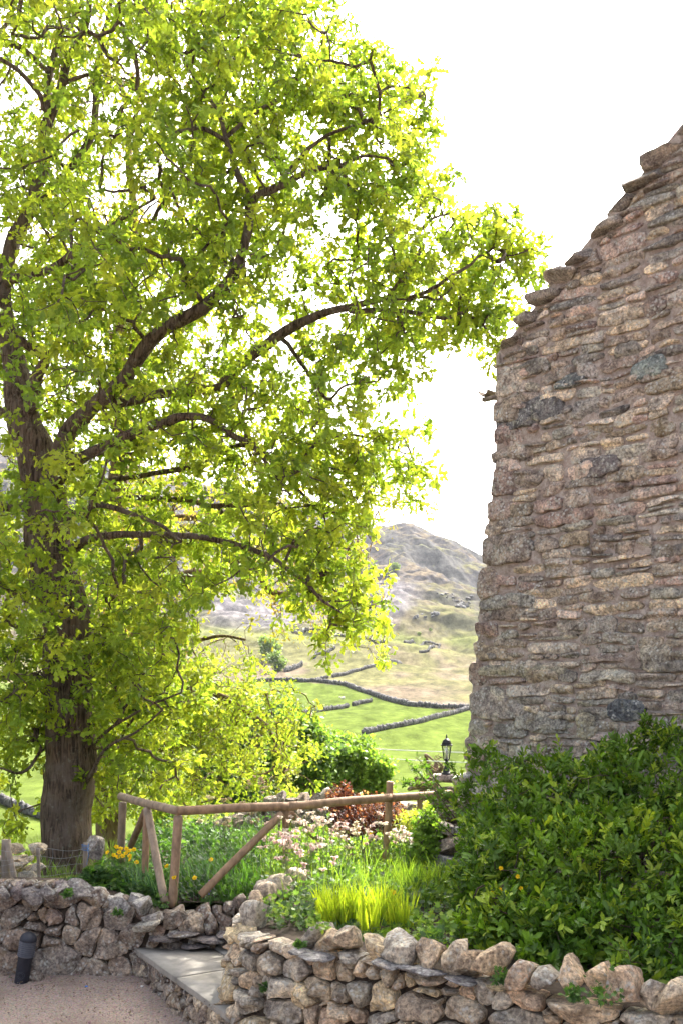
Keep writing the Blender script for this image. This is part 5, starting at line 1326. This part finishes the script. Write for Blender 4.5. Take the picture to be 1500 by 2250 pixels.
# shrubs built from rosettes on branching stems
def shrub(name, label, base, blobs, seed, cols, leaf, n, per, mat, tmpl, trunk_r=.02, droop=.0, spread=.8, shell=.02, surf=.55):
    r = np.random.default_rng(seed); t = thing(name, label, 'shrub', base); pts = []; nd = []
    tot = sum(b[3]*b[4] for b in blobs)
    for (px, py, d, rx, ry, rd) in blobs:
        k = int(n*rx*ry/tot); c = P(px, py, d); R = np.array([rx/F*d, rd, ry/F*d]); u = rnd_dirs(k, r)
        rad = (surf+(1-surf)*r.random((k, 1))**.5); rad = rad*(1+.22*fbm(u*2.2+c, seed, 3))[:, None]
        pts.append(c+u*rad*R); nd.append(u/R)
    pts = np.vstack(pts); nd = np.vstack(nd)
    if n > 3000: kk = fbm(pts*3.1, seed+2, 2) > -.3; pts = pts[kk]; nd = nd[kk]
    nd /= np.linalg.norm(nd, axis=1, keepdims=True); nd = nd*.7+[0, -.1, .6]
    base = np.array(base); limbs = []
    for k in range(7):
        q = pts[r.integers(len(pts))]; limbs.append([tuple(base+r.normal(size=3)*[.08, .05, 0])+(trunk_r,), tuple((base+q)/2+[0, 0, .05])+(trunk_r*.6,), tuple(q)+(trunk_r*.25,)])
    sub = pts[r.choice(len(pts), min(len(pts), 900), replace=False)]
    lm, tm, _ = grow(limbs, sub, seed+1, .0018, step=.1); lm.build('stem', M['bark'], t); tm.build('branch', M['bark'], t)
    mb = MB(); N_ = len(pts)*per
    b = np.repeat(pts, per, 0); td = np.repeat(nd+r.normal(size=nd.shape)*.45, per, 0)
    rd_ = rnd_dirs(N_, r); side = rd_-td*np.sum(rd_*td, 1, keepdims=True)/np.sum(td*td, 1, keepdims=True)
    dirs = side/(np.linalg.norm(side, axis=1, keepdims=True)+1e-6)*spread+td*r.uniform(.2, 1.1, (N_, 1)); along = r.uniform(-.05, .03, (N_, 1))*1.0
    dirs[:, 2] -= droop
    ci = np.array(cols)[np.repeat(r.integers(len(cols), size=len(pts)), per)]*np.repeat(r.uniform(.75, 1.3, (len(pts), 1)), per, 0)*r.uniform(.85, 1.15, (N_, 1))
    leaves(mb, tmpl, b+td*along+r.normal(size=(N_, 3))*shell*.5, dirs, td+rnd_dirs(N_, r)*.3, leaf*r.uniform(.6, 1.15, N_)*np.repeat((1+.3*fbm(pts*1.6, seed+4, 2))*r.uniform(.72, 1.25, len(pts)), per), ci*np.repeat(1+np.array([.55, .4, .2])*fbm(pts*1.4, seed+8, 3)[:, None], per, 0))
    mb.build('foliage', M[mat], t); return t
BSH = [(1480, 1720, 7.3, 130, 120, .5), (1380, 1740, 7.3, 110, 100, .5), (1270, 1760, 7.4, 120, 95, .5), (1160, 1780, 7.5, 110, 95, .45), (1075, 1760, 7.7, 85, 90, .4), (1065, 1860, 7.4, 62, 100, .4),
       (1480, 1880, 6.7, 140, 140, .6), (1350, 1900, 6.6, 130, 130, .6), (1210, 1900, 6.8, 130, 120, .55), (1100, 1920, 6.9, 110, 110, .5), (1050, 1985, 7.0, 66, 85, .4),
       (1480, 2050, 6.0, 120, 110, .45), (1370, 2060, 6.0, 120, 100, .4), (1240, 2040, 6.2, 110, 95, .4), (1120, 2030, 6.35, 100, 85, .35), (1055, 2040, 6.5, 70, 62, .3), (1620, 1800, 6.8, 160, 200, .7), (1600, 2020, 6., 140, 160, .5),
       (1415, 1612, 7.6, 26, 34, .12), (1480, 1625, 7.5, 34, 40, .15), (1225, 1668, 7.8, 22, 26, .1), (1130, 1678, 7.9, 20, 24, .1), (1440, 1640, 7.6, 60, 50, .25), (1360, 1665, 7.6, 60, 40, .25), (1190, 1690, 7.8, 60, 40, .25), (1065, 1672, 8.0, 45, 38, .2), (1005, 1770, 8.0, 34, 36, .2), (1200, 2100, 5.9, 70, 40, .2), (1420, 2130, 5.6, 90, 50, .25)]
shrub('evergreen_shrub', 'large glossy green shrub spilling over the right wall in front of the house', (X_(1280, 7.), 7.0, .7), BSH, 501,
      [(.11, .20, .022), (.15, .26, .026), (.075, .145, .02), (.27, .36, .04), (.09, .17, .022), (.10, .19, .02)], .068, 5600, 10, 'gloss', LANCE, .03)
# thin sprays reaching left from the shrub
t = thing('evergreen_shrub', 'thin twig sprays with small leaves reaching out over the fence end', 'shrub', P(1000, 1800, 8.2)); r = np.random.default_rng(77); sm_, lf = MB(), MB()
for (pts, n) in [([(1000, 1800, 8.2), (960, 1745, 8.3), (920, 1700, 8.35), (892, 1672, 8.4)], 26), ([(1010, 1780, 8.2), (960, 1720, 8.2), (930, 1680, 8.3), (912, 1664, 8.3)], 22), ([(1010, 1790, 8.1), (960, 1740, 8.1), (905, 1722, 8.1), (880, 1724, 8.1)], 26), ([(1020, 1740, 8.3), (1000, 1700, 8.3), (985, 1678, 8.3)], 14), ([(1000, 1840, 8.2), (950, 1800, 8.2), (920, 1795, 8.2)], 20), ([(1010, 1820, 8.1), (965, 1770, 8.1), (930, 1750, 8.2)], 24)]:
    c = catmull(np.array([P(*p) for p in pts]), 8); sweep(sm_, c, np.linspace(.006, .002, len(c)), 5)
    for k in range(n):
        p = c[int(len(c)*(.25+.74*r.random()))-1]; m = 4; leaves(lf, LANCE, np.repeat(p[None], m, 0)+r.normal(size=(m, 3))*.012, rnd_dirs(m, r)+[-.2, 0, .5], rnd_dirs(m, r)+[0, 0, .6], r.uniform(.03, .055, m), colvar((.12, .21, .04), m, r))
sm_.build('stem', M['bark'], t); lf.build('foliage', M['leaf'], t)
shrub('barberry_shrub', 'red leaved shrub behind the fence rail and netting', (X_(800, 10.2), 10.2, .56), [(800, 1790, 10.2, 75, 45, .3), (750, 1760, 10.3, 35, 32, .2), (845, 1790, 10.2, 45, 38, .25), (775, 1810, 10.1, 60, 30, .3), (757, 1742, 10.3, 14, 16, .08)], 502,
      [(.15, .04, .035), (.25, .08, .06), (.09, .03, .03), (.36, .17, .13)], .026, 1000, 7, 'leaf', ROUND, .012)
shrub('golden_shrub', 'feathery yellow green shrub at the right end of the fence', (X_(935, 10.), 10.0, .56), [(905, 1815, 10., 36, 30, .25), (945, 1810, 9.9, 34, 48, .25)], 503, [(.34, .38, .08), (.28, .34, .06)], .035, 900, 7, 'leaf', LANCE, .01)
shrub('leafy_shrub', 'low green bush growing below the fence end by the boulders', (X_(935, 8.9), 8.9, .56), [(938, 1835, 8.9, 30, 50, .2), (925, 1870, 8.8, 36, 30, .2)], 504, [(.16, .27, .05), (.2, .32, .06)], .035, 700, 6, 'leaf', ROUND, .008)
# yellow blossoms in the shrub
for (px, py, lab) in [(1099, 1908, 'upper orange yellow blossom on the shrub leaves'), (1136, 1926, 'orange yellow blossom right of the upper one on the shrub'), (1098, 1955, 'lower yellow blossom on the shrub leaves'), (1080, 1962, 'small lower left yellow blossom on the shrub'), (1143, 1952, 'tiny right yellow blossom on the shrub')]:
    c = P(px, py, 6.35 if px < 1120 else 6.3); t = thing('blossom', lab, 'flower', c, 'yellow blossoms in the shrub'); flower_poppy(t, c, r, .017, (0, -1, .3))
# greens rooted in the wall joints
def wall_weed(px, py, d, s, lab, seed, cols=GR):
    r = np.random.default_rng(seed); c = P(px, py, d); mb = MB(); n = 60; dd_ = rnd_dirs(n, r); dd_[:, 1] = -abs(dd_[:, 1])*.6; dd_[:, 2] = dd_[:, 2]*.7+.2
    leaves(mb, LOBED, c+dd_*s*r.random((n, 1)), dd_+rnd_dirs(n, r)*.5, rnd_dirs(n, r)*.6+[0, -.5, .8], r.uniform(.018, .035, n), np.array(cols)[r.integers(len(cols), size=n)]); tag(mb.build('wall_plant', M['leaf'], origin=c), lab, 'plant', 'small plants rooted in the walls')
for a in [(1315, 2180, 4.95, .13, 'leafy green plant hanging over the right wall stones below the shrub', 1), (1260, 2185, 5.0, .06, 'small sprig left of the hanging wall plant', 2), (1100, 2150, 5.35, .06, 'green sprig in the top of the right wall under the shrub edge', 3), (585, 2170, 6.3, .04, 'little fern in the left end of the curved wall', 4), (260, 2005, 8.05, .05, 'green tuft below the pale rounded coping stones', 5), (150, 1965, 8.05, .05, 'green tuft in the left wall beneath the oak', 6), (660, 2075, 6.0, .03, 'tiny sprig between copings of the curved wall', 7), (350, 1985, 8.2, .1, 'leafy tuft between the corner post foot and the coping', 8), (700, 2030, 6.15, .09, 'leaves trailing over the coping left of the iris', 9, LT), (620, 2000, 6.6, .12, 'pale green leaves spilling over the rounded wall end', 10, LT), (955, 2060, 5.75, .09, 'dark leaves drooping over the coping at the shrub edge', 11), (575, 1985, 7.0, .1, 'bright leaves at the corner where the walls meet', 12, LT)]: wall_weed(*a)
# gravel grit and litter on the yard
r = np.random.default_rng(9); mb = MB(); n = 5200
v, f = ICO[1]; Pp = np.stack([r.uniform(-3.4, -.2, n), r.uniform(6.3, 8.1, n)**1.0, np.full(n, .02)], 1); Pp[:, 2] += .06*sm((Pp[:, 1]-7.3)/.8); sc = r.gamma(2, .001, n)+.0015
V = Pp[:, None]+v[None]*sc[:, None, None]*r.uniform(.6, 1.3, (n, 1, 3)); mb.add(V.reshape(-1, 3), (f[None]+np.arange(n)[:, None, None]*len(v)).reshape(-1, 3), np.repeat(colvar((.30, .235, .2), n, r, .18), len(v), 0))
tag(mb.build('gravel', simple_mat('grit', (.3, .2, .2), .9, .2, 30, 0, use_col=True)), 'loose pinkish grit scattered on the yard', 'gravel', kind='stuff')
mb = MB(); n = 700; Pp = np.stack([r.uniform(-3.4, -.3, n), 8.0-abs(r.normal(size=n))*.55, np.full(n, .07)], 1)
leaves(mb, OAK, Pp, rnd_dirs(n, r)*[1, 1, .2], rnd_dirs(n, r)*.3+[0, 0, 1], r.uniform(.008, .028, n), colvar((.1, .065, .035), n, r, .3)); tag(mb.build('litter', M['leaf']), 'dead leaf litter along the foot of the wall', 'litter', kind='stuff')
for (a, b, lab, rad) in [((75, 2183, 7.75), (112, 2186, 7.8), 'dry twig lying on the gravel near the bollard light', .006), ((255, 2150, 7.95), (300, 2170, 7.9), 'thin twig at the wall foot left of the path', .004)]:
    a, b = P(*a), P(*b); a[2] = b[2] = .085; mb = MB(); sweep(mb, [a, (a+b)/2+[0, .02, .006], b], [rad, rad*.8, rad*.5], 5, None); tag(mb.build('twig', M['oldwood'], origin=a), lab, 'twig')
for (px, py, c, lab, s) in [(190, 2184, (.03, .16, .5), 'scrap of blue plastic at the foot of the wall', .03), (312, 2196, (.6, .58, .55), 'white pebble on the gravel', .035)]:
    p = P(px, py, 7.75); p[2] = .08; mb = MB(); rock(mb, p, (s, s*.7, s*.35), r, 2, 6, None, c, .1, .4); tag(mb.build('plastic_scrap' if px < 200 else 'pebble', simple_mat('scrap', c, .5, .1, 9, 0, use_col=True), origin=p), lab, 'scrap' if px < 200 else 'pebble')

# ------------------------------------------------------------------ valley haze
m, nt, out = new_mat('valley_haze'); n_ = N(nt)
pv = n_('ShaderNodeVolumePrincipled', {'Color': (.86, .92, 1.0, 1), 'Density': .00006, 'Anisotropy': .3}); nt.links.new(pv.outputs[0], out.inputs['Volume'])
mb = MB(); box(mb, (100, 1250, 85), (5600, 2640, 200)); tag(mb.build('haze', m, smooth=False), 'thin pale haze filling the valley air', 'haze', kind='stuff')

# rocky outcrops on the hill
r = np.random.default_rng(640)
for (px, py, w_, h_, nn, lab) in [(1012, 1325, 45, 14, 22, 'grey rocky outcrop on the slope beside the house corner'), (935, 1355, 22, 5, 8, 'small dark rocks on the slope above the ruined wall'), (985, 1310, 26, 8, 9, 'scattered rocks just above the outcrop by the house corner')]:
    c0 = hit(px, py); mb = MB()
    for k in range(nn):
        c = hit(px+r.normal()*w_*.5, py+r.normal()*h_*.6); sz = r.uniform(.8, 2.6); rock(mb, c, (sz*1.5, sz*1.2, sz*.9), r, 2, 9, rotz(r.uniform(0, 3))@roty(.3), (.14, .14, .145), .05, .4)
    tag(mb.build('rocky_outcrop', M['fieldwall'], origin=c0), lab, 'rocks', 'rocky outcrops on the hill')
